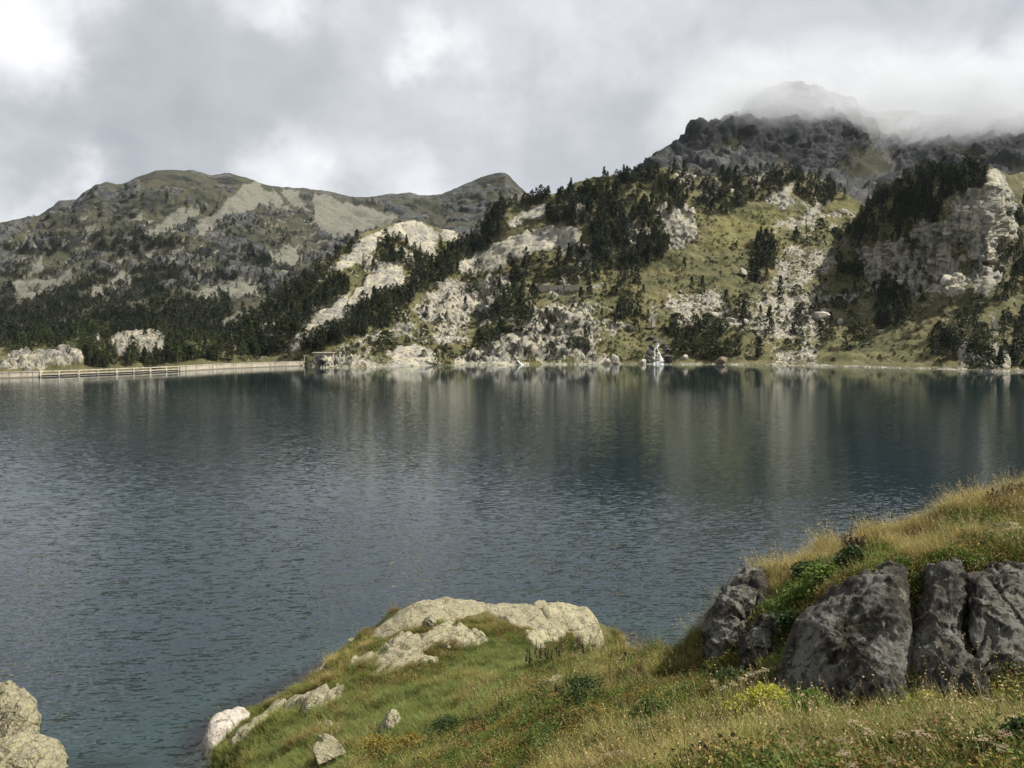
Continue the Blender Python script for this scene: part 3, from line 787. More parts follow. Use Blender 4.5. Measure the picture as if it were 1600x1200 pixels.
def gz(x, y):
    fx = np.clip((np.asarray(x, float) - GX0) / GS, 0, len(gxs) - 1.001); fy = np.clip((np.asarray(y, float) - GY0) / GS, 0, len(gys) - 1.001)
    i = fx.astype(int); j = fy.astype(int); u = fx - i; v = fy - j
    return (Z[j, i] * (1 - u) + Z[j, i + 1] * u) * (1 - v) + (Z[j + 1, i] * (1 - u) + Z[j + 1, i + 1] * u) * v


_ts = np.concatenate([np.arange(3, 12, .05), np.arange(12, 52, .08)])


def hit(px, py):
    """Where the pixel's ray meets the near ground (or passes closest to it)."""
    P = at_d(np.full(len(_ts), float(px)), np.full(len(_ts), float(py)), _ts)
    gap = P[:, 2] - gz(P[:, 0], P[:, 1])
    b = np.where(gap <= 0)[0]
    i = b[0] if len(b) else int(np.argmin(gap))
    return np.array([P[i, 0], P[i, 1], float(gz(P[i, 0], P[i, 1]))])


m, t = new_mat('shore_soil')
P = coords(t)
n1 = t.noise(P, 0.5, 6, .6).outputs['Fac']; n2 = t.noise(P, 6.0, 6, .7).outputs['Fac']
c = t.mix(t.ramp(n1, .4, .6), (0.040, 0.046, 0.014), (0.075, 0.066, 0.026))
c = t.mix(t.math('MULTIPLY', t.ramp(n2, .45, .65), .7), c, (0.026, 0.024, 0.011))
zz = t.n('ShaderNodeSeparateXYZ', {0: P}).outputs[2]
bedn = t.noise(P, 0.9, 6, .6).outputs['Fac']
bed = t.mix(t.ramp(bedn, .42, .62), (0.10, 0.10, 0.075), (0.34, 0.32, 0.25))
c = t.mix(t.n('ShaderNodeMapRange', {'Value': t.math('ADD', zz, t.math('MULTIPLY', n1, .3)), 'From Min': 0.42, 'From Max': 0.22}).outputs[0], c, bed)
finish(t, c, .95, n2, .06, .8, .1)
M_SOIL = m
ground = mesh_obj('ground', np.stack([GXX, GYY, Z], -1).reshape(-1, 3), grid_faces(*Z.shape), M_SOIL, None, True)
tag(ground, kind='structure')

# ------------------------------------------------------------------ lake
DAM = pts(-700, 640, 0, 591, 60, 589.3, 140, 586.3, 220, 582.8, 281, 580, 340, 576.6, 420, 573.2, 478, 571.2)
dam_xy = np.array([at_z(a, b, 0.0)[:2] for a, b in DAM])
m, t = new_mat('lake_water')
P = coords(t)
yy = t.n('ShaderNodeSeparateXYZ', {0: P}).outputs[1]
xx = t.n('ShaderNodeSeparateXYZ', {0: P}).outputs[0]
rotm = t.mapping(P, (1, 1, 1), (0, 0, math.radians(-7)))
wa = t.noise(t.mapping(rotm, (1.3, 4.4, 1)), 1.0, 3, .55, .3).outputs['Color']
wb = t.noise(t.mapping(rotm, (0.6, 1.9, 1), loc=(9, 2, 0)), 1.0, 3, .55, .2).outputs['Color']
wc = t.noise(t.mapping(rotm, (4.5, 12.0, 1), loc=(3, 7, 0)), 1.0, 2, .5).outputs['Color']
def sub5(c, k):
    v = t.n('ShaderNodeVectorMath', {0: c, 1: (.5, .5, .5)}, operation='SUBTRACT').outputs[0]
    return t.n('ShaderNodeVectorMath', {0: v, 1: k}, operation='MULTIPLY').outputs[0]
sl = t.n('ShaderNodeVectorMath', {0: sub5(wa, (0.18, 0.40, 0)), 1: sub5(wb, (0.07, 0.12, 0))}, operation='ADD').outputs[0]
sl = t.n('ShaderNodeVectorMath', {0: sl, 1: sub5(wc, (0.12, 0.22, 0))}, operation='ADD').outputs[0]
# sheltered water under the far shore lies calmer; gusts leave patches
patch = t.noise(t.mapping(P, (0.010, 0.022, 1)), 1.0, 5, .6, .4).outputs['Fac']
far = t.n('ShaderNodeMapRange', {'Value': t.math('ADD', yy, t.math('ADD', t.math('MULTIPLY', patch, 160.0), t.math('MULTIPLY', xx, 0.12))), 'From Min': 225.0, 'From Max': 390.0, 'To Min': 1.0, 'To Max': 0.13}, interpolation_type='SMOOTHSTEP').outputs[0]
nearf = t.n('ShaderNodeMapRange', {'Value': yy, 'From Min': 25.0, 'From Max': 90.0, 'To Min': 5.0, 'To Max': 0.9}, interpolation_type='SMOOTHSTEP').outputs[0]
far = t.math('MULTIPLY', far, nearf)
amp = t.math('MULTIPLY', far, t.math('ADD', 0.32, t.math('MULTIPLY', patch, 0.75)))
sl = t.n('ShaderNodeVectorMath', {0: sl, 'Scale': amp}, operation='SCALE').outputs[0]
nrm = t.n('ShaderNodeVectorMath', {0: t.n('ShaderNodeVectorMath', {0: sl, 1: (0, 0, 1)}, operation='ADD').outputs[0]}, operation='NORMALIZE').outputs[0]
dep = t.attr('depth')
body = t.n('ShaderNodeBsdfDiffuse', {'Color': t.mix(t.ramp(dep, 0.5, 5.0), (0.010, 0.025, 0.024, 1), (0.006, 0.013, 0.017, 1))})
clear = t.n('ShaderNodeBsdfTransparent', {'Color': t.mix(t.ramp(dep, 0.0, 2.5), (0.80, 0.90, 0.86), (0.22, 0.42, 0.38))})
fade = t.n('ShaderNodeMapRange', {'Value': dep, 'From Min': 0.0, 'From Max': 2.6, 'To Min': 0.05, 'To Max': 1.0}, interpolation_type='SMOOTHERSTEP').outputs[0]
inner = t.n('ShaderNodeMixShader', {0: fade, 1: clear.outputs[0], 2: body.outputs[0]})
gloss = t.n('ShaderNodeBsdfGlossy', {'Color': (0.93, 0.96, 0.98, 1), 'Roughness': 0.045, 'Normal': nrm})
fr = t.n('ShaderNodeFresnel', {'IOR': 1.48, 'Normal': nrm}).outputs[0]
sh = t.n('ShaderNodeMixShader', {0: fr, 1: inner.outputs[0], 2: gloss.outputs[0]})
t.n('ShaderNodeOutputMaterial', {'Surface': sh.outputs[0]})
M_WATER = m

wpx = np.linspace(-900, 2700, 300)
def far_d(px):
    shore = np.interp(px, [a for a, _ in shoreD], [b for _, b in shoreD]) + 22
    return shore
Dam_D = []
for p in wpx:                                   # where this bearing crosses the dam's wet face
    k = (p - 800) / F
    best = None
    for (x0, y0), (x1, y1) in zip(dam_xy[:-1], dam_xy[1:]):
        den = (x1 - x0) - k * (y1 - y0)
        s = (k * y0 - x0) / den if abs(den) > 1e-9 else -1
        if 0 <= s <= 1: best = y0 + s * (y1 - y0)
    Dam_D.append(best)
lim = np.array([(d + 0.4) if d is not None else (min(far_d(p), 460) if p > 400 else 150.0) for p, d in zip(wpx, Dam_D)])
tt_ = np.linspace(0, 1, 330)
rowsD = np.exp(np.log(8.0) * (1 - tt_)[:, None] + np.log(lim)[None, :] * tt_[:, None])
WXx = (wpx - 800)[None, :] / F * rowsD
dep_ = np.where((WXx > GX0) & (WXx < GX1) & (rowsD < GY1), -gz(WXx, rowsD), 12.0)
edge_d = np.minimum(lim[None, :] - 22 - rowsD, 400) * 0.33
dep_ = np.clip(np.minimum(dep_, np.where(np.array([d is None for d in Dam_D])[None, :], np.maximum(edge_d, .02), 12.0)), 0, 20)
lake = mesh_obj('lake_water', np.stack([WXx, rowsD, 0 * WXx], -1).reshape(-1, 3), grid_faces(*WXx.shape), M_WATER, None, True, attrs={'depth': dep_})
tag(lake, kind='structure')
lb = mesh_obj('lake_bed', [(-600, -60, -14), (600, -60, -14), (600, 480, -14), (-600, 480, -14)], [(0, 1, 2, 3)], M_SOIL)
tag(lb, kind='structure')

# ------------------------------------------------------------------ dam
m, t = new_mat('pale_concrete')
P = coords(t)
n1 = t.noise(P, .35, 7, .65).outputs['Fac']; n2 = t.noise(t.mapping(P, (1.2, 1.2, .12)), 1.0, 7, .7, .3).outputs['Fac']
c = t.mix(t.ramp(n1, .35, .65), (0.27, 0.24, 0.185), (0.40, 0.36, 0.285))
c = t.mix(t.math('MULTIPLY', t.ramp(n2, .50, .66), .75), c, (0.11, 0.10, 0.08))
xj = t.math('FRACT', t.math('DIVIDE', t.n('ShaderNodeSeparateXYZ', {0: P}).outputs[0], 6.0))
c = t.mix(t.math('MULTIPLY', t.math('LESS_THAN', xj, .035), .7), c, (0.07, 0.065, 0.055))
zz = t.n('ShaderNodeSeparateXYZ', {0: P}).outputs[2]
c = t.mix(t.n('ShaderNodeMapRange', {'Value': t.math('ADD', zz, t.math('MULTIPLY', n2, .5)), 'From Min': .75, 'From Max': .45}).outputs[0], c, (0.15, 0.135, 0.105))
finish(t, c, .9, n1, .05, .8, .2)
M_CONC = m
M_CONC_D = simple_mat('weathered_concrete', (0.20, 0.19, 0.165), (0.32, 0.30, 0.26), 0.7, .9, .03)
M_STEEL = simple_mat('dull_steel', (0.05, 0.055, 0.055), (0.09, 0.09, 0.09), 3, .6, .002)
M_STONEWALL = boulder_mat('masonry', (0.36, 0.33, 0.27), (0.45, 0.41, 0.34), (0.12, 0.11, 0.09), (0.38, 0.36, 0.27), 0.9)


def along(px):
    a = np.array(DAM); p = np.array([at_z(x, y, 0.0)[:2] for x, y in DAM])
    return np.array([np.interp(px, a[:, 0], p[:, 0]), np.interp(px, a[:, 0], p[:, 1])]).T


def sweep(g, pxs, d0, d1, z0, z1, m=0):
    c = along(np.asarray(pxs, float)); tn = np.gradient(c, axis=0); tn /= np.linalg.norm(tn, axis=1)[:, None]
    nrm_ = np.stack([-tn[:, 1], tn[:, 0]], -1)                 # away from the lake
    vs, fs = [], []
    for i in range(len(c)):
        for d, z in ((d0, z0), (d1, z0), (d1, z1), (d0, z1)):
            vs.append((c[i, 0] + nrm_[i, 0] * d, c[i, 1] + nrm_[i, 1] * d, z))
    for i in range(len(c) - 1):
        for k in range(4):
            fs.append((4 * i + k, 4 * i + 4 + k, 4 * i + 4 + (k + 1) % 4, 4 * i + (k + 1) % 4))
    fs += [(0, 1, 2, 3), tuple(4 * (len(c) - 1) + k for k in (3, 2, 1, 0))]
    g.add(vs, fs, m)


dam = empty('dam', (*along([170])[0], 0))
tag(dam, 'long pale concrete dam crest with open beam railing along the lake', 'dam')
def dpart(name, mat, fn):
    g = Geo(); fn(g); g.v = [tuple(np.array(v) - np.array(dam.location)) for v in g.v]
    return g.build(name, mat, dam)
dpart('wall', M_CONC, lambda g: sweep(g, np.arange(-300, 61, 10), -.25, .5, -3, 2.05))
dpart('coping', M_CONC, lambda g: sweep(g, np.arange(-300, 62, 10), -.4, .62, 2.053, 2.35))
dpart('wall', M_CONC, lambda g: sweep(g, np.linspace(281, 476, 26), -.25, .5, -3, 2.25))
dpart('coping', M_CONC, lambda g: sweep(g, np.linspace(280.6, 476, 26), -.4, .62, 2.253, 2.52))
dpart('top_beam', M_CONC, lambda g: sweep(g, np.linspace(61.3, 280.4, 30), -.2, .45, 2.0, 2.42))
dpart('lower_beam', M_CONC, lambda g: sweep(g, np.linspace(60.6, 280.6, 30), -.14, .42, .75, 1.22))
dpart('sill', M_CONC_D, lambda g: sweep(g, np.linspace(60.6, 280.6, 30), .1, 1.2, -3, .10))
dpart('walkway', M_CONC_D, lambda g: sweep(g, np.linspace(-300, 476, 70), .65, 4.0, .55, .95))
dpart('downstream_face', M_CONC_D, lambda g: sweep(g, np.linspace(-300, 476, 70), 1.3, 3.8, -8, .54))
for p in (63, 91, 122, 152, 181, 208, 234, 259, 278):
    w = .85 if p in (122, 181, 234) else .5
    def post(g, p=p, w=w):
        a, b = along([p - .6])[0], along([p + .6])[0]; d = b - a; ang = math.atan2(d[1], d[0]); c = along([p])[0]
        nn = np.array([-math.sin(ang), math.cos(ang)])
        c = c + nn * .12
        g.box((c[0], c[1], 1.0), (w, .80, 1.98), ang)
    dpart('post', M_CONC, post)
rail = empty('guard_rail', (*along([170])[0], 0))
tag(rail, 'thin dark steel guard rail along the far side of the dam walkway', 'railing')
rail_posts = []
g = Geo(); c = along(np.linspace(40, 470, 60)); tn = np.gradient(c, axis=0); tn /= np.linalg.norm(tn, axis=1)[:, None]
c = c + np.stack([-tn[:, 1], tn[:, 0]], -1) * 3.7; lo = np.array(rail.location)
for z in (2.0, 2.9):
    g.tube([(x - lo[0], y - lo[1], z) for x, y in c], .045, 4)
g.build('rail', M_STEEL, rail)
for i in range(0, 60, 2):
    g = Geo(); g.tube([(0, 0, .9), (0, 0, 2.95)], .05, 4)
    if i == 0: rp = g.build('post', M_STEEL, rail); rp.location = (c[0][0] - lo[0], c[0][1] - lo[1], 0)
    else:
        o = rp.copy(); COL.objects.link(o); o.parent = rail; o.location = (c[i][0] - lo[0], c[i][1] - lo[1], 0)

# hut at the end of the dam
hp = at_d(505, 563, 442)
hut = empty('concrete_hut', (hp[0], hp[1], hp[2] - .5)); hut.rotation_euler[2] = math.radians(8)
tag(hut, 'low flat-roofed grey concrete hut where the dam meets the rocks', 'hut')
g = Geo(); g.box((0, 4, 1.9), (10.2, 8, 4.8)); g.build('wall', M_CONC_D, hut)
g = Geo(); g.box((0, 3.9, 4.55), (11.4, 9.2, .45)); g.build('roof', M_CONC, hut)
g = Geo(); g.box((-3.3, -.02, 1.45), (1.1, .12, 2.1)); g.build('door', M_STEEL, hut)
lp = at_d(476, 568, 446)
lamp = empty('lamp_post', lp); tag(lamp, 'small white lamp post standing beside the hut on the dam', 'lamp post')
M_WHITE = simple_mat('white_paint', (.6, .6, .58), (.75, .75, .72), 2, .5, .001)
g = Geo(); g.tube([(0, 0, -1), (0, 0, 4.2)], .09, 6); g.build('pole', M_WHITE, lamp)
g = Geo(); g.box((0, 0, 4.3), (1.3, .5, .25)); g.build('lamp_head', M_WHITE, lamp)

# ------------------------------------------------------------------ masonry on the hillside
def hillpt(px, py):
    return HILL.locate(px, py)[0]


def stone_wall(pxs, pys, hgt, label, name='stone_wall'):
    pts_ = np.array([hillpt(a, b) for a, b in zip(pxs, pys)])
    # straighten the foot so that the courses run level
    zf = np.poly1d(np.polyfit(np.arange(len(pts_)), pts_[:, 2], 1))(np.arange(len(pts_))); dd = np.poly1d(np.polyfit(np.arange(len(pts_)), pts_[:, 1], 2))(np.arange(len(pts_)))
    vs, fs = [], []
    for i, p in enumerate(pts_):
        for k, z in enumerate(np.linspace(-3.5, hgt, 7)):
            j = perlin(np.array([p[0] / 1.3, z * 1.7, 3.3])) * .22
            vs.append((p[0], dd[i] - 1.6 + j - .1 * (k == 6), zf[i] + z + (.25 * perlin(np.array([p[0] / 2.0, 5.1, 1.1])) if k == 6 else 0)))
        vs.append((p[0], dd[i] + 2.2, zf[i] + hgt))
        vs.append((p[0], dd[i] + 2.4, zf[i] - 5))
    n = 9
    for i in range(len(pts_) - 1):
        for k in range(n - 1):
            fs.append((i * n + k, i * n + n + k, i * n + n + k + 1, i * n + k + 1))
    fs += [tuple(range(n)), tuple((len(pts_) - 1) * n + k for k in range(n - 1, -1, -1))]
    o = mesh_obj(name, vs, fs, M_STONEWALL)
    return tag(o, label, 'stone wall')


stone_wall(np.linspace(682, 766, 50), np.linspace(447, 446, 50), 3.0, 'long low masonry retaining wall below the big smooth slab')
stone_wall(np.linspace(838, 905, 40), np.linspace(453, 453, 40), 3.2, 'shorter masonry retaining wall above the small green lawn terrace')
p = hillpt(1021, 512)
g = Geo(); g.box((0, 0, 1.6), (2.2, 2.1, 7.0), .25); g.box((-.1, 0, 5.25), (2.5, 2.3, .5), .25)
pil = g.build('stone_pillar', M_STONEWALL); pil.location = p
tag(pil, 'lone square masonry pillar standing above the waterfall', 'pillar')
p0, p1 = hillpt(1011, 513), hillpt(1044, 515)
g = Geo(); v = p1 - p0; g.box((0, 0, 0), (np.linalg.norm(v[:2]) + 2, 1.4, .5), math.atan2(v[1], v[0]))
fb = g.build('footbridge', M_STONEWALL); fb.location = (p0 + p1) / 2 + np.array([0, -1.2, .9])
tag(fb, 'short stone footbridge crossing the stream above the waterfall', 'bridge')

# ------------------------------------------------------------------ cascade
m, t = new_mat('white_water')
P = coords(t)
nz = t.noise(t.mapping(P, (1.6, 1.6, .35)), 1.0, 6, .7, .4).outputs['Fac']
c = t.mix(t.ramp(nz, .43, .60), (0.24, 0.25, 0.25), (0.66, 0.67, 0.66))
b_ = t.n('ShaderNodeBsdfPrincipled', {'Base Color': c, 'Roughness': .5})
st_ = t.noise(t.mapping(P, (2.2, 2.2, .3)), 1.0, 5, .7, .5).outputs['Fac']
mx_ = t.n('ShaderNodeMixShader', {0: t.ramp(st_, .39, .50), 1: t.n('ShaderNodeBsdfTransparent').outputs[0], 2: b_.outputs[0]})
t.n('ShaderNodeOutputMaterial', {'Surface': mx_.outputs[0]})
M_FOAM = m
wf = empty('waterfall', at_z(1030, 569.5, 0.0)); tag(wf, 'narrow white cascade tumbling between dark rocks into the lake', 'waterfall')
def cascade(parent, path, widths, name, k=9):
    o_ = np.array(parent.location); vs, fs = [], []
    path = np.array(path, float); n = 34
    ts = np.linspace(0, len(path) - 1, n)
    xs = np.interp(ts, np.arange(len(path)), path[:, 0]); ys = np.interp(ts, np.arange(len(path)), path[:, 1]); ws = np.interp(ts, np.arange(len(path)), widths)
    for i in range(n):
        c = hillpt(xs[i], ys[i]); c = at_d(xs[i], ys[i], c[1] - 1.6)
        for j in range(k):
            u = (j / (k - 1) - .5) * 2
            nn = perlin(np.array([j * .9, i * .55, path[0][0] * .1]))
            vs.append(np.array([c[0] + u * ws[i] * (1 + .3 * nn), c[1] - 0.9 * (1 - u * u) + .7 * nn + 1.4 * abs(u) ** 3, c[2] + .4 * nn]) - o_)
    for i in range(n - 1):
        for j in range(k - 1):
            fs.append((i * k + j, i * k + j + 1, i * k + k + j + 1, i * k + k + j))
    return mesh_obj(name, vs, fs, M_FOAM, parent, True)
cascade(wf, [(1027, 535), (1028, 539), (1026, 545), (1029, 550), (1031, 556), (1034, 562), (1034, 571)], [.5, 1.1, .7, .85, 1.1, 1.1, 1.6], 'main_stream')
cascade(wf, [(1026, 543), (1022, 548), (1023, 556), (1022, 563), (1023, 571)], [.4, .5, .6, .4, .8], 'side_stream')
cascade(wf, [(1030, 550), (1027, 556), (1028, 563), (1028, 571)], [.3, .5, .4, .9], 'side_stream')
wf2 = empty('stream_mouth', at_z(812, 570, 0.0)); tag(wf2, 'tiny white stream trickling out of a dark cleft at the lake edge', 'stream')
cascade(wf2, [(806, 559), (809, 564), (812, 567), (814, 571)], [.3, .5, .9, 1.8], 'water')


# ------------------------------------------------------------------ rocks
def rock_proto(name, seed, mat, flat=0.7, sub=3, angular=True, link=False):
    import bmesh
    r_ = np.random.default_rng(seed)
    bm = bmesh.new(); bmesh.ops.create_icosphere(bm, subdivisions=sub, radius=1.0)
    V = np.array([v.co[:] for v in bm.verts]); F_ = np.array([[v.index for v in f.verts] for f in bm.faces]); bm.free()
    for k in range(15 if angular else 5):
        n = r_.normal(size=3); n /= np.linalg.norm(n); d = r_.uniform(.45, .80)
        s = V @ n - d
        V = V - np.maximum(s, 0)[:, None] * n * .92
    V = V * (1 + .06 * fbm(V * 1.6 + seed, 3)[:, None] + .02 * fbm(V * 6 + seed, 2)[:, None] + (.10 * facets(V * 1.7 + seed, 41, .9)[:, None] if sub > 2 else 0))
    V = V * np.array([1.0, r_.uniform(.7, .95), flat])
    V /= np.abs(V[:, 0]).max()
    return mesh_obj(name, V, F_, mat, None, False, link)


rocks_far = [rock_proto('boulder', s, M_FARROCK, f, 2) for s, f in ((1, .5), (2, .62), (3, .8), (4, .45), (5, .7), (6, .55))]


def clone(o, name=None):
    c = o.copy(); COL.objects.link(c)
    if name: c.name = name
    return c


far_boulders = []       # (position, size m, seed, label, group, height factor)
def far_rock(px, py, w, h, label, mat=None, sheet=None, cat='boulder', name='boulder', seed=None):
    p = (sheet or HILL).locate(px, py)[0]; s = w * p[1] / F / 2
    k = rocks_far[R.randrange(6) if seed is None else seed]
    o = clone(k, name)
    if mat:
        o.data = o.data.copy(); o.data.materials[0] = mat
    hz = h * p[1] / F / 2
    zmax = max(v.co.z for v in o.data.vertices)
    o.scale = (s, s * .8, hz * 1.25 / zmax); o.rotation_euler = (R.uniform(-.12, .12), R.uniform(-.12, .12), R.uniform(-.4, .4))
    o.location = (p[0], p[1] - s * .3, p[2] + hz * .75)
    tag(o, label, cat); return o


far_rock(1279, 499, 32, 11, 'big flat pale boulder lying on the slope right of the scree', seed=0)
far_rock(1291, 491, 15, 9, 'pale boulder leaning just above the big flat boulder', seed=3)
far_rock(1117, 499, 20, 11, 'largest wedge of pale rock in the lower right of the brown scree', seed=1)
far_rock(1107, 487, 14, 7, 'pale slab lying in the middle of the brown scree', seed=3)
far_rock(1141, 506, 17, 10, 'pale boulder at the right foot of the brown scree by bushes', seed=4)
far_rock(1163, 506, 15, 8, 'flat white boulder right of the conical pine under the scree', seed=0)
far_rock(1160, 430, 15, 11, 'pale block beside the tall pine clump on the grassy slope', seed=2)
far_rock(1314, 505, 11, 9, 'single pale boulder on grass right of the flat boulder', seed=1)
far_rock(1375, 523, 11, 8, 'grey boulder at the foot of the dark trees under the bluff', seed=4)
far_rock(1548, 514, 13, 20, 'upright white rock among the dark trees at the right shore', seed=2)
far_rock(1127, 568, 22, 11, 'brown boulder at the water edge among dark lakeside bushes', M_BROWN, seed=5)
far_rock(962, 568, 14, 15, 'rounded pale boulder on the shore left of the waterfall', seed=2)
far_rock(950, 569, 12, 9, 'low pale boulder on the shore beside the rounded one', seed=1)
far_rock(1005, 568, 12, 8, 'low brown boulder at the shore just left of the cascade', M_STONEWALL, seed=5)
far_rock(1017, 566, 15, 10, 'wet dark rock hugging the left side of the cascade', M_WETROCK, seed=2)
far_rock(1043, 566, 17, 12, 'wet dark rock hugging the right side of the cascade', M_WETROCK, seed=4)
far_rock(1028, 536, 22, 5, 'black wet rock at the head of the cascade', M_WETROCK, seed=2)
far_rock(1018, 530, 16, 6, 'dark rock between the footbridge and the head of the cascade', M_WETROCK, seed=5)
WETW = ['topmost', 'second highest', 'third highest', 'fourth highest', 'fifth highest', 'lowest']
for k_, (xl_, xr_, y_) in enumerate([(1019, 1037, 540), (1017, 1039, 545), (1015, 1041, 550), (1014, 1043, 555), (1013, 1045, 560), (1012, 1047, 565)]):
    far_rock(xl_ + R.uniform(-1, 1), y_ + 2, R.uniform(8, 12), R.uniform(5, 9), WETW[k_] + ' dark wet rock lining the left bank of the cascade', M_WETROCK, name='wet_rock', cat='rock')
    far_rock(xr_ + R.uniform(-1, 1), y_ + 2, R.uniform(8, 12), R.uniform(5, 9), WETW[k_] + ' dark wet rock lining the right bank of the cascade', M_WETROCK, name='wet_rock', cat='rock')
far_rock(1044, 552, 11, 8, 'small pale rock to the right of the cascade', seed=5)
far_rock(1478, 445, 24, 16, 'pale rounded block below the big right-hand bluff', seed=1)
far_rock(756, 569, 14, 6, 'dark shore rock at the right end of the yellow shore slabs', M_WETROCK, seed=1)
far_rock(1070, 560, 12, 7, 'grey rock under the lakeside bushes right of the cascade', M_STONEWALL, seed=5)

def place_words(pts2):
    """'upper left', 'centre' ... of each point within its own set."""
    a = np.array(pts2, float); out = []
    lo, hi = a.min(0), a.max(0); sz = np.maximum(hi - lo, 1e-6)
    for x, y in (a - lo) / sz:
        v = 'upper' if y < .34 else ('lower' if y > .66 else 'middle'); h_ = 'left' if x < .34 else ('right' if x > .66 else 'centre')
        out.append((v + ' ' + h_).replace('middle centre', 'very centre'))
    return out


def single_out(items):
    """items: (label with {} for the words, shape words, (px, py), group, size). Words are added until labels differ."""
    res = [None] * len(items); by = {}
    for i, it in enumerate(items): by.setdefault(it[3], []).append(i)
    for gname, ids in by.items():
        pw = place_words([items[i][2] for i in ids]); same = {}
        for i, w in zip(ids, pw): same.setdefault((items[i][0], items[i][1], w), []).append(i)
        for (lab, shape, w), grp in same.items():
            grp.sort(key=lambda i: -items[i][4])
            if len(grp) == 2: names = ['taller', 'shorter']
            elif len(grp) == 3: names = ['tallest', 'middle-sized', 'shortest']
            else: names = [''] * len(grp)
            for k, i in enumerate(grp): res[i] = ' '.join((names[k] + ' ' + shape + ' ' + lab.format(w)).split())
    return res


# scree blocks: the largest are boulders of their own, the rest one mass
SCL = ['the brown scree above the waterfall', 'the upper right scree beside the pine clump', 'the white boulder field on the lower right slope',
       'the sunlit scree ribbon under the cliffs', 'the gravel fan at the right shore', 'the scree fan behind the dam rocks', 'the narrow scree by the masonry wall',
       'the shore strip below the split cliff', 'the path below the bluff']
SCG = ['blocks of the brown scree', 'blocks of the upper right scree', 'boulders of the lower right slope', 'stones of the high scree ribbon', 'blocks of the gravel fan', 'blocks of the dam scree', 'blocks of the masonry scree', 'stones below the split cliff', 'stones of the bluff path']
cand = []
for k, (poly, n, smin, smax) in enumerate(zip(SCREES, (520, 420, 520, 260, 160, 260, 160, 60, 50), (.5, .6, .6, .5, .4, .4, .4, .4, .5), (2.6, 2.8, 3.0, 1.6, 1.0, 1.1, 1.1, 1.3, 1.0))):
    a = np.array(poly, float); lo, hi = a.min(0), a.max(0); c_ = 0
    while c_ < n:
        px, py = R.uniform(lo[0], hi[0]), R.uniform(lo[1], hi[1])
        if poly_sd(np.array([px]), np.array([py]), poly)[0] < -4: continue
        c_ += 1
        s = smin + (smax - smin) * R.random() ** 5
        cand.append((s * 1280 / HILL.locate(px, py)[0][1], px, py, s, k))
for _ in range(520):           # odd stones across the lower right slopes
    px, py = R.uniform(930, 1480), R.uniform(400, 568)
    cand.append((0, px, py, R.uniform(.4, 1.0), -1))
for _ in range(1000):           # bleached stones along the waterline
    px = R.uniform(880, 1600); py = np.interp(px, *np.array(shoreY).T) - abs(R.gauss(0, 2.2)) + .6
    cand.append((0, px, py, R.uniform(.25, .9), -1))
cand.sort(key=lambda c: -c[0])
sp_, sr_, ss_, si_ = [], [], [], []
big_ = [i for i, c in enumerate(cand) if i < 240 and c[4] >= 0]
def size_word(px_): return 'large' if px_ > 5.5 else ('middling' if px_ > 3.6 else 'small')
def sc_names():
    its = [('block, {} of ' + SCL[cand[i][4]], size_word(cand[i][0]) + ' pale', cand[i][1:3], SCG[cand[i][4]], cand[i][0]) for i in big_]
    return dict(zip(big_, [s.replace('tallest', 'biggest').replace('taller', 'bigger').replace('shortest', 'smallest').replace('shorter', 'lesser') for s in single_out(its)]))
SCN = sc_names()
for i, (_, px, py, s, k) in enumerate(cand):
    p = HILL.locate(px, py)[0]; s2 = s / 2
    if i < 240 and k >= 0:
        o = clone(rocks_far[R.randrange(6)], 'scree_block')
        o.location = (p[0], p[1], p[2] + s2 * .35); o.scale = (s2, s2, s2 * R.uniform(.8, 1.2)); o.rotation_euler = (R.uniform(-.3, .3), R.uniform(-.3, .3), R.uniform(0, 6.28))
        tag(o, SCN[i], 'boulder', SCG[k])
    else:
        sp_.append((p[0], p[1], p[2] + s2 * .25)); sr_.append((R.uniform(-.4, .4), R.uniform(-.4, .4), R.uniform(0, 6.28))); ss_.append((s2, s2, s2 * R.uniform(.7, 1.2))); si_.append(R.randrange(6))
tag(instancer('scree', sp_, sr_, ss_, si_, [k.copy() for k in rocks_far]), 'loose stones on the screes and along the waterline', kind='stuff')


# ------------------------------------------------------------------ pines
def leaf_quads(g, c, n, size, spread, r_, up=.35, m=0):
    for _ in range(n):
        o = r_.normal(size=3) * spread
        a = r_.normal(size=3); a[2] *= .6; a /= np.linalg.norm(a)
        b = np.cross(a, r_.normal(size=3)); b /= np.linalg.norm(b) + 1e-9
        s = size * r_.uniform(.6, 1.25); p = np.array(c) + o
        g.add([p - a * s - b * s * .35, p + b * s * .55, p + a * s - b * s * .2, p - b * s * .6], [(0, 1, 2, 3)], m)


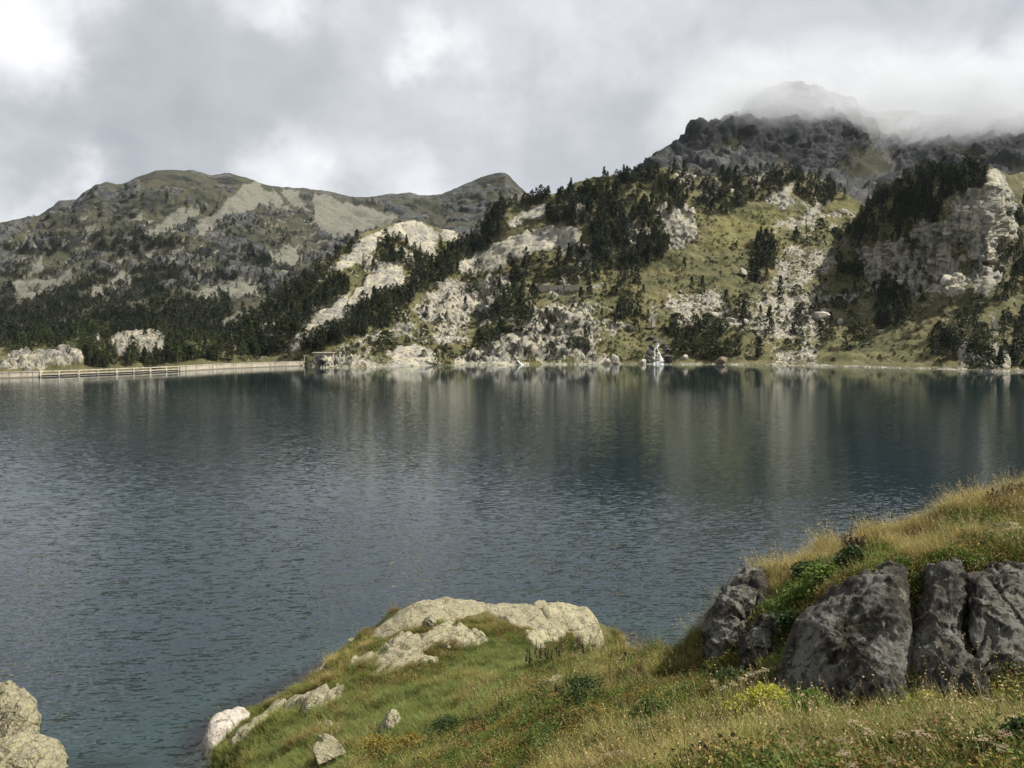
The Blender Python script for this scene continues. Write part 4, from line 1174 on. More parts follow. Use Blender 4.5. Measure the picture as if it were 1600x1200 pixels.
def pine(seed, kind, needle, detail=1.0):
    """Unit-height pine: returns (crown Geo, trunk Geo). kind: cone, round, ragged, bush."""
    r_ = np.random.default_rng(seed)
    cr_, tr_ = Geo(), Geo()
    if kind == 'cone':   base, wid, nC = .06, r_.uniform(.19, .25), 120
    elif kind == 'round': base, wid, nC = .10, r_.uniform(.26, .34), 120
    elif kind == 'ragged': base, wid, nC = .30, r_.uniform(.20, .30), 80
    else: base, wid, nC = .02, r_.uniform(.50, .62), 110
    lean = r_.uniform(-.05, .05, 2)
    def prof(h):
        u = (h - base) / (1 - base)
        if kind == 'cone': return wid * (1 - u) ** .75 * (0.55 + .45 * min(1, u * 5 + .3))
        if kind == 'round': return wid * math.sin(math.pi * min(1, .12 + .88 * u) ** .85) ** .7 if u < .99 else 0
        if kind == 'ragged': return wid * (.45 + .55 * abs(math.sin(7 * u + seed))) * (1 - u ** 2.2)
        return wid * math.sqrt(max(0, 1 - u * u))
    # boughs
    n_b = int(nC * detail)
    for i in range(n_b):
        h = base + (1 - base) * (r_.random() ** (.9 if kind != 'ragged' else .75))
        an = r_.uniform(0, 2 * math.pi); rad = prof(h) * (.35 + .65 * math.sqrt(r_.random())) * (1 + .22 * math.sin(3 * an + seed + 9 * h))
        c = (lean[0] * h + rad * math.cos(an), lean[1] * h + rad * math.sin(an), h - .03 * rad / wid)
        leaf_quads(cr_, c, 7 if detail >= 1 else 4, (.036 if kind != 'bush' else .06) / (detail ** .5), (.026 if kind != 'bush' else .045), r_)
        if kind in ('ragged',) and i % 5 == 0:
            tr_.tube([(lean[0] * h, lean[1] * h, h - .05), c], [.008, .003], 3, cap=False)
    leaf_quads(cr_, (lean[0], lean[1], .97), 5, .03, .012, r_)
    tw = .020 if kind != 'ragged' else .017
    tr_.tube([(0, 0, -.06), (lean[0] * .3, lean[1] * .3, .3), (lean[0], lean[1], .93)], [tw, tw * .8, .004], 6)
    return cr_, tr_


KINDS = ['cone', 'cone', 'cone', 'round', 'round', 'round', 'ragged', 'ragged', 'bush', 'bush', 'round', 'cone', 'ragged']
PINES, PINE_ONE = [], []
for i, k in enumerate(KINDS):
    needle = M_JUNIPER if k == 'bush' else (M_NEEDLE_G if i > 9 else M_NEEDLE)
    a, b = pine(100 + i, k, needle)
    ca = a.build('crown', needle, None, False); cb = b.build('trunk', M_BARK, None, False)
    PINES.append((ca, cb))
    g = Geo(); g.add(a.v, a.f, 0); g.add(b.v, b.f, 1); g.m = [0] * len(a.f) + [1] * len(b.f)
    PINE_ONE.append(g.build('pine', [needle, M_BARK], None, False))
PINE_LOW = []
for i, k in enumerate(['cone', 'cone', 'round', 'round', 'ragged']):
    a, b = pine(200 + i, k, M_NEEDLE, .5)
    g = Geo(); g.add(a.v, a.f, 0); g.add(b.v, b.f, 1); g.m = [0] * len(a.f) + [1] * len(b.f)
    PINE_LOW.append(g.build('pine', [M_NEEDLE, M_BARK], None, False))

trees = []              # (pixel height, position, height m, kind index, label, group)
def hand(px, py, hpx, kinds, label, group=None, sheet=None):
    p = (sheet or HILL).locate(px, py)[0]
    trees.append((9999, p, hpx * p[1] / F, R.choice(kinds), label, group))


C_, RD, RG, BU = (0, 1, 2), (3, 4, 5), (6, 7), (8, 9)
for a in [(1068, 423, 22, C_, 'small dark pine alone on the grass right of the ribbed cliff'), (1080, 453, 21, C_, 'slim pine on the grass just above the brown scree'), (1096, 457, 27, C_, 'taller pine of two above the brown scree, right beside the slim one'),
          (1241, 374, 20, C_, 'conical pine alone at the top of the upper right scree'), (1135, 484, 31, C_, 'conical pine on the right edge of the brown scree'), (1161, 500, 32, C_, 'conical pine on the white boulders below the scree'),
          (1222, 463, 32, C_, 'conical pine between the two right-hand screes'), (779, 466, 30, C_, 'dark conical pine in front of the long masonry wall, right end'), (823, 422, 36, RG, 'ragged layered pine on the ledge under the big smooth slab'),
          (797, 415, 20, RD, 'small round pine against the big smooth slab, left of the ragged one'), (848, 411, 20, RD, 'round pine at the right foot of the big smooth slab'), (888, 408, 28, C_, 'narrow pine at the right corner of the big smooth slab'),
          (965, 462, 26, RD, 'bushy pine right of the shorter masonry wall'), (921, 463, 30, C_, 'pine rising at the end of the shorter masonry wall'), (907, 472, 24, C_, 'small pine on the lawn terrace corner'),
          (972, 500, 34, RD, 'broad dark pine on the slope above the split shore cliff'), (991, 492, 27, RD, 'pine right beside the broad dark pine above the shore cliff'), (994, 519, 20, BU, 'dark bush left of the lone masonry pillar'),
          (813, 476, 40, C_, 'tall dark pine in the gap between the two masonry walls'), (835, 479, 34, RD, 'pine leaning over the left end of the lawn terrace'), (820, 520, 42, RD, 'large dark pine overhanging the split shore cliff, left side'),
          (1056, 516, 26, BU, 'rounded green bush right of the footbridge'), (603, 548, 31, BU, 'large round green bush at the top of the grey scree fan'), (637, 541, 18, RD, 'small pine between the round bush and the dark shore pine'),
          (664, 541, 34, RD, 'dense dark oval pine above the yellow shore slab'), (668, 498, 20, C_, 'conical pine alone on the grassy ledge below the pink rocks'), (726, 482, 20, C_, 'small pine in the middle of the pink rock face'),
          (687, 510, 20, RG, 'thin pine at the top of the narrow grey scree'), (682, 571, 26, RD, 'dark pine at the waterline, left one of the pair on the shore slabs'), (699, 571, 34, RD, 'taller dark pine at the waterline, right one of the pair on the shore slabs'),
          (732, 437, 18, RD, 'little pine on the left toe of the big smooth slab'), (755, 428, 24, RD, 'pine on the lower left of the big smooth slab'), (622, 507, 26, RD, 'pine at the left of the two above the sandy path'),
          (634, 504, 28, RD, 'pine at the right of the two above the sandy path'), (663, 557, 11, BU, 'small bush on the yellow shore slab'), (1242, 374, 14, BU, 'low bush at the foot of the pine topping the upper scree'),
          (1273, 377, 36, RD, 'spreading dark pine clump at the head of the upper right scree'), (1201, 523, 44, C_, 'tallest dark pine on the lower right slope'), (1254, 507, 32, RD, 'round pine left of the big flat boulder'),
          (1275, 492, 30, C_, 'pine directly behind the big flat boulder'), (1185, 558, 32, C_, 'pine near the shore left of the gravel fan'), (1299, 503, 16, C_, 'small pine touching the right end of the big flat boulder'),
          (1438, 513, 10, BU, 'little round bush on the green lawn below the bluff'), (1337, 545, 38, BU, 'wide dark bush on the lower right meadow'), (1519, 420, 14, BU, 'small bush clinging to the bright bluff face'),
          (740, 456, 22, BU, 'olive bush in front of the long masonry wall'), (1000, 560, 12, BU, 'small shrub on the green bank left of the cascade')]:
    hand(*a)

WOODS = [  # polygon, count, height range in metres, kinds, label, group
    (pts(886, 300, 927, 280, 1003, 272, 1067, 268, 1098, 320, 1079, 325, 1029, 335, 1032, 372, 1054, 401, 1010, 422, 1003, 445, 956, 438, 930, 410, 902, 363), 330, (8, 14), (0, 1, 2, 3, 4, 6), 'the steep wood by the ribbed cliff', 'pines of the steep middle wood'),
    (pts(1092, 285, 1130, 275, 1187, 270, 1238, 277, 1245, 290, 1200, 310, 1175, 322, 1120, 340, 1098, 330), 95, (8, 12), (3, 4, 5, 0, 6), 'the hilltop wood above yellow grass', 'pines of the hilltop'),
    (pts(1190, 268, 1260, 272, 1300, 285, 1322, 305, 1302, 320, 1290, 325, 1262, 322, 1240, 300, 1210, 285), 70, (8, 12), (3, 4, 0, 6), 'the crest wood before the misty peak', 'pines of the crest'),
    (pts(1340, 357, 1352, 322, 1372, 300, 1402, 285, 1435, 272, 1500, 266, 1539, 268, 1539, 290, 1482, 312, 1460, 345, 1435, 350, 1420, 370, 1372, 380, 1337, 395), 290, (7, 12), (3, 4, 5, 2), 'the wood topping the right-hand bluff', 'pines of the bluff top'),
    (pts(1359, 445, 1413, 460, 1410, 515, 1372, 515), 50, (9, 14), (0, 1, 3, 4), 'the clump below the shaded bluff face', 'pines below the bluff'),
    (pts(1473, 515, 1530, 480, 1560, 500, 1600, 483, 1640, 480, 1640, 584, 1486, 576, 1444, 556), 120, (6, 11), (3, 4, 5, 2, 8), 'the wood on the right-hand shore', 'pines of the right-hand shore'),
    (pts(1575, 340, 1640, 290, 1640, 440, 1549, 477, 1566, 420), 100, (8, 12), (3, 4, 5, 0), 'the wood beyond the bright bluff', 'pines right of the bluff'),
    (pts(1055, 521, 1098, 509, 1130, 505, 1143, 547, 1158, 562, 1090, 562, 1050, 552), 60, (5, 10), (8, 9, 3, 0), 'the lakeside thicket right of the cascade', 'lakeside bushes right of the cascade'),
    (pts(1165, 420, 1180, 385, 1193, 360, 1219, 378, 1209, 423, 1193, 448, 1170, 440), 45, (9, 13), (0, 1, 2, 3), 'the tall clump on the grassy slope', 'pines of the tall grassy-slope clump'),
    (pts(501, 417, 530, 395, 565, 372, 552, 395, 520, 412, 511, 432, 548, 450, 508, 482, 473, 513, 457, 530, 455, 556, 395, 556, 350, 556, 345, 550, 400, 500, 450, 458), 190, (7, 12), (3, 4, 5, 0, 6), 'the wood on the left flank of the slabs', 'pines of the left flank'),
    (pts(462, 552, 495, 535, 522, 522, 540, 520, 552, 494, 577, 476, 604, 462, 636, 456, 641, 462, 640, 480, 600, 512, 545, 532, 500, 549), 115, (7, 11), (3, 4, 5, 0), 'the strip of wood under the pale slabs', 'pines under the pale slabs'),
    (pts(600, 375, 622, 375, 653, 395, 675, 413, 660, 430, 632, 420, 603, 415, 585, 428, 577, 405), 50, (6, 10), (3, 4, 5), 'the trees under the domed slab', 'pines among the pale slabs'),
    (pts(637, 440, 660, 430, 680, 412, 690, 385, 717, 383, 742, 376, 760, 352, 775, 325, 795, 318, 789, 345, 760, 388, 735, 400, 710, 420, 716, 430, 690, 445, 660, 462, 640, 462), 130, (7, 12), (3, 4, 5, 0), 'the gully wood beside the big smooth slab', 'pines of the gully'),
    (pts(792, 318, 815, 308, 870, 306, 895, 296, 903, 330, 888, 352, 850, 355, 846, 342, 884, 322, 856, 318, 815, 330), 70, (8, 12), (0, 3, 4, 6), 'the skyline trees over the big slab', 'pines of the left skyline'),
    (pts(780, 430, 830, 425, 900, 395, 930, 405, 950, 435, 915, 450, 880, 440, 840, 448, 838, 470, 800, 485, 760, 500), 75, (7, 12), (3, 4, 6, 0), 'the ledges under the big slab', 'pines of the ledges'),
    (pts(742, 500, 770, 480, 830, 485, 838, 515, 800, 525, 745, 545), 40, (6, 10), (3, 4, 6, 8), 'the trees over the broken shore rocks', 'pines over the shore rocks'),
    (pts(1150, 470, 1300, 450, 1330, 440, 1345, 500, 1300, 560, 1180, 560, 1150, 540), 55, (4, 9), (0, 1, 3, 8, 8), 'the trees scattered among white boulders', 'pines among the white boulders'),
    (pts(1300, 345, 1340, 340, 1345, 440, 1300, 440), 35, (5, 9), (3, 4, 8), 'the shaded hollow left of the bluff', 'pines of the shaded hollow'),
    (pts(830, 490, 940, 480, 940, 550, 860, 556), 24, (4, 7), (6, 7, 3, 8), 'the trees clinging to the split shore cliff', 'pines of the split cliff'),
    (pts(930, 470, 1010, 450, 1015, 500, 940, 510), 20, (4, 8), (3, 8, 0), 'the bank left of the masonry pillar', 'pines of the bank'),
    (pts(1345, 375, 1430, 340, 1480, 318, 1478, 380, 1470, 470, 1440, 475, 1370, 450), 60, (3, 8), (3, 8, 5), 'the trees on the bright bluff ledges', 'pines of the bluff ledges'),
    (pts(1000, 300, 1240, 300, 1150, 420, 1040, 460), 26, (3, 6), (8, 3), 'the shrubs on steep yellow grass', 'shrubs of the yellow grass'),
]
def scatter(sheet, poly, n):
    a = np.array(poly, float); lo, hi = a.min(0), a.max(0); out = []
    while len(out) < n:
        px, py = R.uniform(lo[0], hi[0]), R.uniform(lo[1], hi[1])
        if poly_sd(np.array([px]), np.array([py]), poly)[0] > R.uniform(-5, 3):
            out.append(sheet.locate(px, py)[0])
    return out
for poly, n, (h0, h1), kinds, label, group in WOODS:
    for p in scatter(HILL, poly, int(n * (1.15 if np.mean([a for a, _ in poly]) < 800 else .85))):
        h = R.uniform(h0, h1) * R.choice((.75, 1, 1, 1.1)); k = R.choice(kinds)
        if R.random() < .22 and k < 8: k = R.choice((10, 11, 12, 6, 7))
        trees.append((h * F / p[1], p, h, k, label, group))
# the wood on the low mound behind the dam: leave the bare rocks free
MW = [(pts(-120, 545, 0, 541, 60, 535, 120, 528, 172, 524, 172, 566, 135, 570, 128, 556, 100, 548, 0, 556, -120, 575), 120, 'the wood behind the dam, left of the crag', 'pines behind the dam, left'),
      (pts(190, 523, 250, 516, 262, 524, 300, 530, 350, 532, 470, 520, 470, 560, 380, 564, 300, 566, 262, 568, 258, 530), 190, 'the wood behind the dam, right of the crag', 'pines behind the dam, right'),
      (pts(130, 566, 262, 556, 262, 572, 130, 576), 34, 'the trees under the crag behind the dam', 'pines below the crag')]
for poly, n, label, group in MW:
    for p in scatter(MOUND, poly, n):
        h = R.uniform(5.5, 9.5); trees.append((h * F / p[1], p, h, R.choice((3, 4, 5, 0, 10, 11, 12, 10)), label, group))

trees.sort(key=lambda a: -a[0])


SHAPE = {0: 'conical', 1: 'conical', 2: 'conical', 3: 'rounded', 4: 'rounded', 5: 'rounded', 6: 'ragged', 7: 'ragged', 8: 'bushy', 9: 'bushy', 10: 'greener rounded', 11: 'greener conical', 12: 'greener ragged'}
wl = [(i, a) for i, a in enumerate(trees[:292]) if a[0] < 9000]
wn = single_out([('pine, ' + '{} of ' + a[4], SHAPE[a[3]], project(a[1])[:2], a[5], a[2]) for _, a in wl])
for (i, a), l in zip(wl, wn): trees[i] = (*a[:4], l, a[5])
tp, tr, ts, ti = [], [], [], []
for i, (_, p, h, k, label, group) in enumerate(trees):
    rz = R.uniform(0, 6.28); w = h * R.uniform(.9, 1.2)
    if i < 292:
        root = empty('bush' if k in (8, 9) else 'pine_tree', p - np.array([0, 0, .2])); root.rotation_euler[2] = rz; root.scale = (w, w, h)
        tag(root, label, 'bush' if k in (8, 9) else 'tree', group)
        for src in PINES[k]:
            c = src.copy(); COL.objects.link(c); c.parent = root; c.name = 'crown' if 'crown' in src.name else 'trunk'
    else:
        tp.append(p - np.array([0, 0, .2])); tr.append((R.uniform(-.04, .04), R.uniform(-.04, .04), rz)); ts.append((w, w, h)); ti.append(k)
tag(instancer('pine_forest', tp, tr, ts, ti, PINE_ONE), 'dark pines crowding the hillside across the lake', kind='stuff')

# low shrubs dotted over the grass
sp, sr, ss, si = [], [], [], []
n = 0
while n < 1700:
    px, py = R.uniform(930, 1500), R.uniform(330, 566)
    if py < np.interp(px, *np.array(skyY).T) + 20: continue
    p, r, c = HILL.locate(px, py)
    if clf[r, c] > .3: continue
    if perlin(np.array([px / 30, py / 18, 4.4])) < R.uniform(-.5, .3): continue
    h = R.uniform(.6, 1.9); n += 1
    sp.append(p); sr.append((0, 0, R.uniform(0, 6.28))); ss.append((h * 1.1, h * 1.1, h)); si.append(R.randrange(2))
for _ in range(1900):
    px, py = R.uniform(420, 1000), R.uniform(380, 565)
    if py < np.interp(px, *np.array(skyY).T) + 10: continue
    p, r, c = HILL.locate(px, py)
    if slab[r, c] > .2: continue
    h = R.uniform(.7, 2.2); sp.append(p); sr.append((0, 0, R.uniform(0, 6.28))); ss.append((h * 1.1, h * 1.1, h)); si.append(R.randrange(2))
tag(instancer('heath_shrubs', sp, sr, ss, si, [PINE_ONE[8].copy(), PINE_ONE[9].copy()]), 'low dark shrubs dotted over the grassy slopes', kind='stuff')

# forests on the mountain
tp, tr, ts, ti = [], [], [], []
N_ = 0
tries = 0
while N_ < 6600 and tries < 60000:
    tries += 1
    px, py = R.uniform(-60, 640), R.uniform(300, 550)
    ry = np.interp(px, *np.array(ridY).T)
    if py < ry + 6: continue
    p, r, c = MNT.locate(px, py)
    dens = smooth(py, 395, 470) * .95 + .10 + .70 * smooth(py, 310, 380) * (perlin(np.array([px / 26, py / 16, 1.7])) > -.02)
    if px > 420: dens *= .35 + .5 * (perlin(np.array([px / 16, py / 12, 7.7])) > .15)
    if perlin(np.array([px / 14, py / 9, 3.3])) > .12: dens *= .22
    dens *= (1 - .97 * tal[r, c]) * (1 - .9 * mgr[r, c])
    if py < ry + 40: dens *= .25
    if R.random() > dens: continue
    N_ += 1
    h = R.uniform(5, 10.5); w = h * R.uniform(1.0, 1.4)
    tp.append(p - np.array([0, 0, .5])); tr.append((0, 0, R.uniform(0, 6.28))); ts.append((w, w, h)); ti.append(R.randrange(5))
tag(instancer('mountain_forest', tp, tr, ts, ti, PINE_LOW), 'distant pine woods on the mountain behind the dam', kind='stuff')

# ------------------------------------------------------------------ granite of the near shore
def rock_patch(name, poly, h, w, mat, label, cat='rock slab', rough=1.0, res=.09, zs=None, push=0.0):
    pp = []
    for i, (a, b) in enumerate(poly):
        q = hit(a, b) if zs is None else None
        if q is not None and q[2] < .1: q = at_z(a, b, .1)
        if q is None: q = at_z(a, b, zs)
        pp.append((q[0], q[1] + (push if b < 972 else 0)))
    pp = np.array(pp); lo, hi = pp.min(0) - .6, pp.max(0) + .6
    xs = np.arange(lo[0], hi[0], res); ys = np.arange(lo[1], hi[1], res * 1.6)
    X, Y = np.meshgrid(xs, ys)
    p_ = np.stack([X, Y, 0 * X], -1)
    sd = poly_sd(X + .30 * fbm(p_ / 1.1, 3), Y + .45 * fbm(p_ / 1.1 + 9, 3), pp)
    k = np.clip(sd / w, 0, 1); prof = np.sqrt(1 - (1 - k) ** 2)
    g_ = gz(X, Y)
    bv, _, bg = cells(p_ / np.array([1.5, 2.1, 1]) + .3 * fbm(p_ / 1.3, 2)[..., None], 3)
    z = g_ - .30 * (1 - smooth(sd, -.1, .1)) + prof * h * .45 * (1 + .25 * fbm(p_ / 1.8 + 3, 3)) + rough * smooth(sd, 0, .3) * (.09 * facets(p_ / np.array([1.6, 2.2, 1]) + .2 * fbm(p_ / .9, 2)[..., None], 31, .7) + .035 * facets(p_ / .45, 32, .9) + (bv - .5) * .15 - .12 * (bg < .06) + .06 * fbm(p_ / .45, 3, .6)) - .02
    z = np.where(sd < -.12, g_ - .5, z)
    a = np.arange(X.size).reshape(X.shape)
    q = np.stack([a[:-1, :-1], a[:-1, 1:], a[1:, 1:], a[1:, :-1]], -1)
    keep = np.maximum.reduce([sd[:-1, :-1], sd[:-1, 1:], sd[1:, 1:], sd[1:, :-1]]) > -.3
    q = q[keep].reshape(-1, 4)
    used, inv = np.unique(q, return_inverse=True)
    V = np.stack([X, Y, z], -1).reshape(-1, 3)[used]
    o = mesh_obj(name, V, inv.reshape(-1, 4), mat, None, True)
    tag(o, label, cat)
    return o


ROCKPX = []
def slab_px(poly, *a, **k):
    ROCKPX.append(poly); return rock_patch('granite_slab', poly, *a, **k)


slab_px(pts(572, 998, 600, 976, 640, 958, 680, 948, 730, 945, 780, 944, 820, 950, 850, 962, 880, 976, 912, 990, 900, 1000, 850, 992, 800, 980, 760, 971, 700, 974, 650, 984, 605, 1000), .60, 1.5, M_GRANITE,
        'long smooth yellowish slab forming the crest of the grassy point', rough=.45, push=1.3)
slab_px(pts(832, 958, 880, 950, 912, 956, 934, 972, 942, 990, 948, 1020, 930, 1026, 905, 1010, 890, 990, 855, 978), 1.15, .9, M_GRANITE, 'knobbly granite outcrop at the right tip of the grassy point', 'rock outcrop', rough=.7, push=.9)
slab_px(pts(533, 1044, 576, 1024, 622, 995, 662, 989, 708, 973, 737, 986, 762, 995, 760, 1009, 714, 1009, 682, 1011, 668, 1021, 685, 1038, 656, 1044, 587, 1064, 570, 1063, 587, 1044), .55, .9, M_GRANITE,
        'rough pinkish granite slab in the middle of the grassy point', rough=1.4)
slab_px(pts(818, 989, 861, 983, 884, 989, 888, 1001, 861, 1010, 844, 1016, 826, 1009), .7, .6, M_GRANITE, 'pale granite slab just left of the dark seed spikes')
slab_px(pts(357, 1155, 395, 1124, 438, 1098, 484, 1081, 544, 1072, 541, 1084, 524, 1101, 478, 1118, 470, 1113, 429, 1118, 400, 1147, 384, 1170, 362, 1176), .5, .8, M_GRANITE,
        'grey fissured slab running down to the water on the left', rough=1.5)
slab_px(pts(314, 1159, 317, 1147, 337, 1132, 386, 1119, 396, 1124, 357, 1153, 343, 1169, 327, 1179), 1.25, .7, M_PINKROCK, 'white bleached rock at the water edge on the left tip', 'rock outcrop', rough=.5, zs=.3)
slab_px(pts(478, 1066, 487, 1047, 510, 1025, 530, 1014, 516, 1036, 498, 1053), .5, .5, M_PINKROCK, 'narrow pale slab edging the grass above the water')


def pillow(name, outline, D0, lean, T, mat, label, cat='rock outcrop', pw=2.8, nb=200, rings=56, rough=1.0, rib=0.0, yaw=0.0):
    o_ = np.array(outline, float); seg = np.linalg.norm(np.roll(o_, -1, 0) - o_, axis=1); s = np.concatenate([[0], np.cumsum(seg)])
    oc = np.concatenate([o_, o_[:1]]); tt = np.linspace(0, s[-1], nb, endpoint=False)
    B = np.stack([np.interp(tt, s, oc[:, 0]), np.interp(tt, s, oc[:, 1])], -1)
    for _ in range(2): B = .25 * np.roll(B, 1, 0) + .5 * B + .25 * np.roll(B, -1, 0)
    c = o_.mean(0); pyb = o_[:, 1].max()
    rr = np.sin(np.linspace(0, 1, rings) * math.pi / 2)
    rows = []
    for sgn in (-1, 1):
        seq = rr if sgn < 0 else rr[::-1][1:]
        for r in seq:
            p2 = c + (B - c) * max(r, .004)
            off = sgn * T * (max(0, 1 - r ** pw)) ** (1 / pw)
            D = D0 + lean * (pyb - p2[:, 1]) * D0 / F + yaw * (p2[:, 0] - c[0]) * D0 / F + off
            rows.append(at_d(p2[:, 0], p2[:, 1], D))
    P = np.array(rows); nr = len(rows)
    Pw = np.concatenate([P, P[:, :1]], 1)
    N = grid_normals(Pw)[:, :-1]
    cen = P.reshape(-1, 3).mean(0)
    fl = np.sum(N * (P - cen), -1) < 0; N[fl] *= -1
    bv, _, bg = cells(P / np.array([.9, .9, 1.3]) + .35 * fbm(P / .8, 2)[..., None], 11)
    d = rough * ((bv - .5) * .05 + .06 * fbm(P / .9, 4, .5) + .034 * ridged(P / .16, 3, .6))
    d += rough * (.16 * facets(P / np.array([1.3, 1.3, 1.9]) + .10 * fbm(P / .8, 2)[..., None], 21, .7) + .09 * facets(P / np.array([.4, .4, .6]), 22, .9))
    sl_ = .82 * P[..., 0] - .57 * P[..., 2]; al_ = .57 * P[..., 0] + .82 * P[..., 2]
    gr2 = np.abs(fbm(np.stack([sl_ / .55, al_ / 3.2, P[..., 1] / 3], -1), 3, .5))
    d -= rough * .13 * np.exp(-(gr2 / .10) ** 2)
    if rib: d += rib * fbm(np.stack([P[..., 0] / .35 + .25 * P[..., 2], P[..., 1] / .8, P[..., 2] / 2.2], -1), 3)
    P = P + N * d[..., None]
    a = np.arange(nr * nb).reshape(nr, nb); b = np.roll(a, -1, 1)
    f = np.stack([a[:-1], b[:-1], b[1:], a[1:]], -1).reshape(-1, 4)
    o = mesh_obj(name, P.reshape(-1, 3), f, mat, None, True)
    ROCKPX.append(outline)
    return tag(o, label, cat)


pillow('rock_outcrop', pts(1106, 1018, 1110, 985, 1124, 950, 1140, 925, 1160, 903, 1182, 897, 1200, 915, 1214, 945, 1190, 965, 1170, 1000, 1165, 1045, 1120, 1040), 15.6, .65, .95, M_DARKROCK,
       'steep grey rock nose at the water, leftmost of the mound rocks', rib=.10)
pillow('rock_outcrop', pts(1158, 1048, 1168, 1000, 1185, 968, 1206, 955, 1222, 968, 1226, 1000, 1216, 1045, 1190, 1060), 14.2, .6, .8, M_DARKROCK, 'small rounded grey rock tucked against the steep nose', rib=.05)
pillow('rock_outcrop', pts(1206, 1105, 1214, 1050, 1240, 995, 1266, 958, 1305, 922, 1345, 895, 1385, 878, 1412, 882, 1424, 930, 1424, 1000, 1430, 1110, 1330, 1120, 1260, 1115), 10.72, .82, .62, M_DARKROCK,
       'broad dark lichened rock face with a slanting top, biggest of the mound', rib=.05, rough=.62, yaw=-.75)
pillow('rock_outcrop', pts(1424, 1110, 1423, 1010, 1431, 940, 1452, 892, 1484, 864, 1506, 872, 1514, 930, 1522, 1000, 1548, 1060, 1540, 1100, 1480, 1112), 9.95, .98, .58, M_DARKROCK,
       'upright lichen-spotted dark rock beside the broad dark face', rib=.06, rough=.62, yaw=-.45)
pillow('rock_outcrop', pts(1510, 1075, 1506, 980, 1515, 900, 1550, 880, 1610, 880, 1680, 890, 1700, 1000, 1640, 1060), 10.05, .85, .6, M_DARKROCK, 'shadowed dark rock under overhanging grass at the right edge', rough=.7)
pillow('rock_outcrop', pts(1530, 905, 1528, 860, 1545, 838, 1585, 825, 1630, 830, 1640, 870, 1590, 895), 14.2, 1.3, .7, M_GRANITE, 'small sunlit grey rock on top of the mound at right')
pillow('rock_outcrop', pts(1410, 880, 1418, 860, 1440, 852, 1450, 862, 1436, 884), 14.6, 1.0, .4, M_GRANITE, 'little pale rock showing through grass on the mound crest')
pillow('boulder', pts(-60, 1110, -30, 1072, 10, 1064, 32, 1078, 54, 1096, 59, 1122, 57, 1150, 52, 1185, 0, 1200, -60, 1190), 31.5, .6, 1.5, M_GRANITE, 'angular yellowish boulder in the water, upper one at the left edge', 'boulder', 3.0, rough=.9)
pillow('boulder', pts(-20, 1180, 0, 1158, 30, 1149, 62, 1150, 90, 1160, 106, 1186, 114, 1230, 100, 1275, 0, 1290, -40, 1240), 28.6, .7, 1.4, M_GRANITE, 'rounded yellowish boulder in the water, lower one at the left edge', 'boulder', 2.6, rough=.7)
pillow('boulder', pts(-60, 1240, -50, 1180, -20, 1162, 4, 1172, 6, 1200, -10, 1260), 27.6, .7, .8, M_GRANITE, 'narrow boulder wedged behind the rounded one at the left edge', 'boulder')

near_rocks = [rock_proto('boulder', 31 + s, M_GRANITE, f, 4, s % 2 == 0) for s, f in ((0, .6), (1, .7), (2, .5), (3, .65))]
def near_rock(px, py, w, h, label, k=0, mat=None, name='boulder', cat='boulder', rz=None, sink=.35):
    p = hit(px, py); s = w * p[1] / F / 2; hz = h * p[1] / F / 2
    o = clone(near_rocks[k], name)
    if mat: o.data = o.data.copy(); o.data.materials[0] = mat
    zmax = max(v.co.z for v in o.data.vertices)
    o.location = (p[0], p[1] + s * .4, p[2] + hz * (1 - sink)); o.scale = (s, s * .85, hz * 1.3 / zmax); o.rotation_euler = (R.uniform(-.15, .15), R.uniform(-.15, .15), R.uniform(0, 6.28) if rz is None else rz)
    ROCKPX.append([(px - w * .42, py), (px - w * .4, py - h), (px + w * .4, py - h), (px + w * .42, py)])
    return tag(o, label, cat)
near_rock(516, 1200, 74, 46, 'pale pitted boulder in the grass, largest at the bottom edge', 0)
near_rock(608, 1146, 46, 32, 'grey boulder with a shaded left side above the yellow-leaved shrub', 2)
near_rock(512, 1142, 25, 14, 'small grey stone in the lush grass left of the shaded boulder', 1)
near_rock(671, 981, 34, 17, 'rounded pale boulder sitting on the crest slab', 3)
near_rock(873, 1082, 36, 25, 'half-buried grey boulder behind the dark green bush', 3)
near_rock(723, 1095, 11, 7, 'tiny white stone alone in the lush green grass', 1)
near_rock(698, 1019, 15, 12, 'small pale stone at the foot of the middle slab', 0)
near_rock(678, 1041, 26, 14, 'pale stone at the lower right corner of the middle slab', 2)
near_rock(548, 1000, 16, 8, 'small pale stone in yellow grass left of the crest slab', 1)
near_rock(925, 1018, 20, 24, 'pale block under the right tip of the grassy point', 0)
near_rock(945, 1028, 16, 18, 'small pale block at the water under the right tip', 2)
near_rock(980, 1030, 16, 8, 'flat pale stone in the gap above the shallow water', 3)
near_rock(1248, 1205, 34, 46, 'purplish brown weathered stump-like rock in grass at the bottom edge', 1, simple_mat('brown_weathered_rock', (.06, .04, .035), (.20, .15, .13), 9, .95, .02))
for (x, y, s, l) in [(-14.9, 28.4, .9, 'submerged pale slab beside the lower left boulder'), (-12.6, 28.2, 1.1, 'submerged pale stone near the white rock at left'), (-13.6, 30.5, .8, 'submerged boulder a little way out from the left boulders'),
                     (6.0, 35.0, .9, 'submerged pale stone right of the grassy point'), (7.4, 36.5, 1.1, 'submerged pale boulder farther out right of the point')]:
    o = clone(near_rocks[R.randrange(4)], 'submerged_boulder'); z = float(gz(x, y)); o.location = (x, y, min(z + s * .15, -.28 - s * .4)); o.scale = (s, s * .8, s * .55); o.rotation_euler[2] = R.uniform(0, 6)
    tag(o, l, 'boulder')

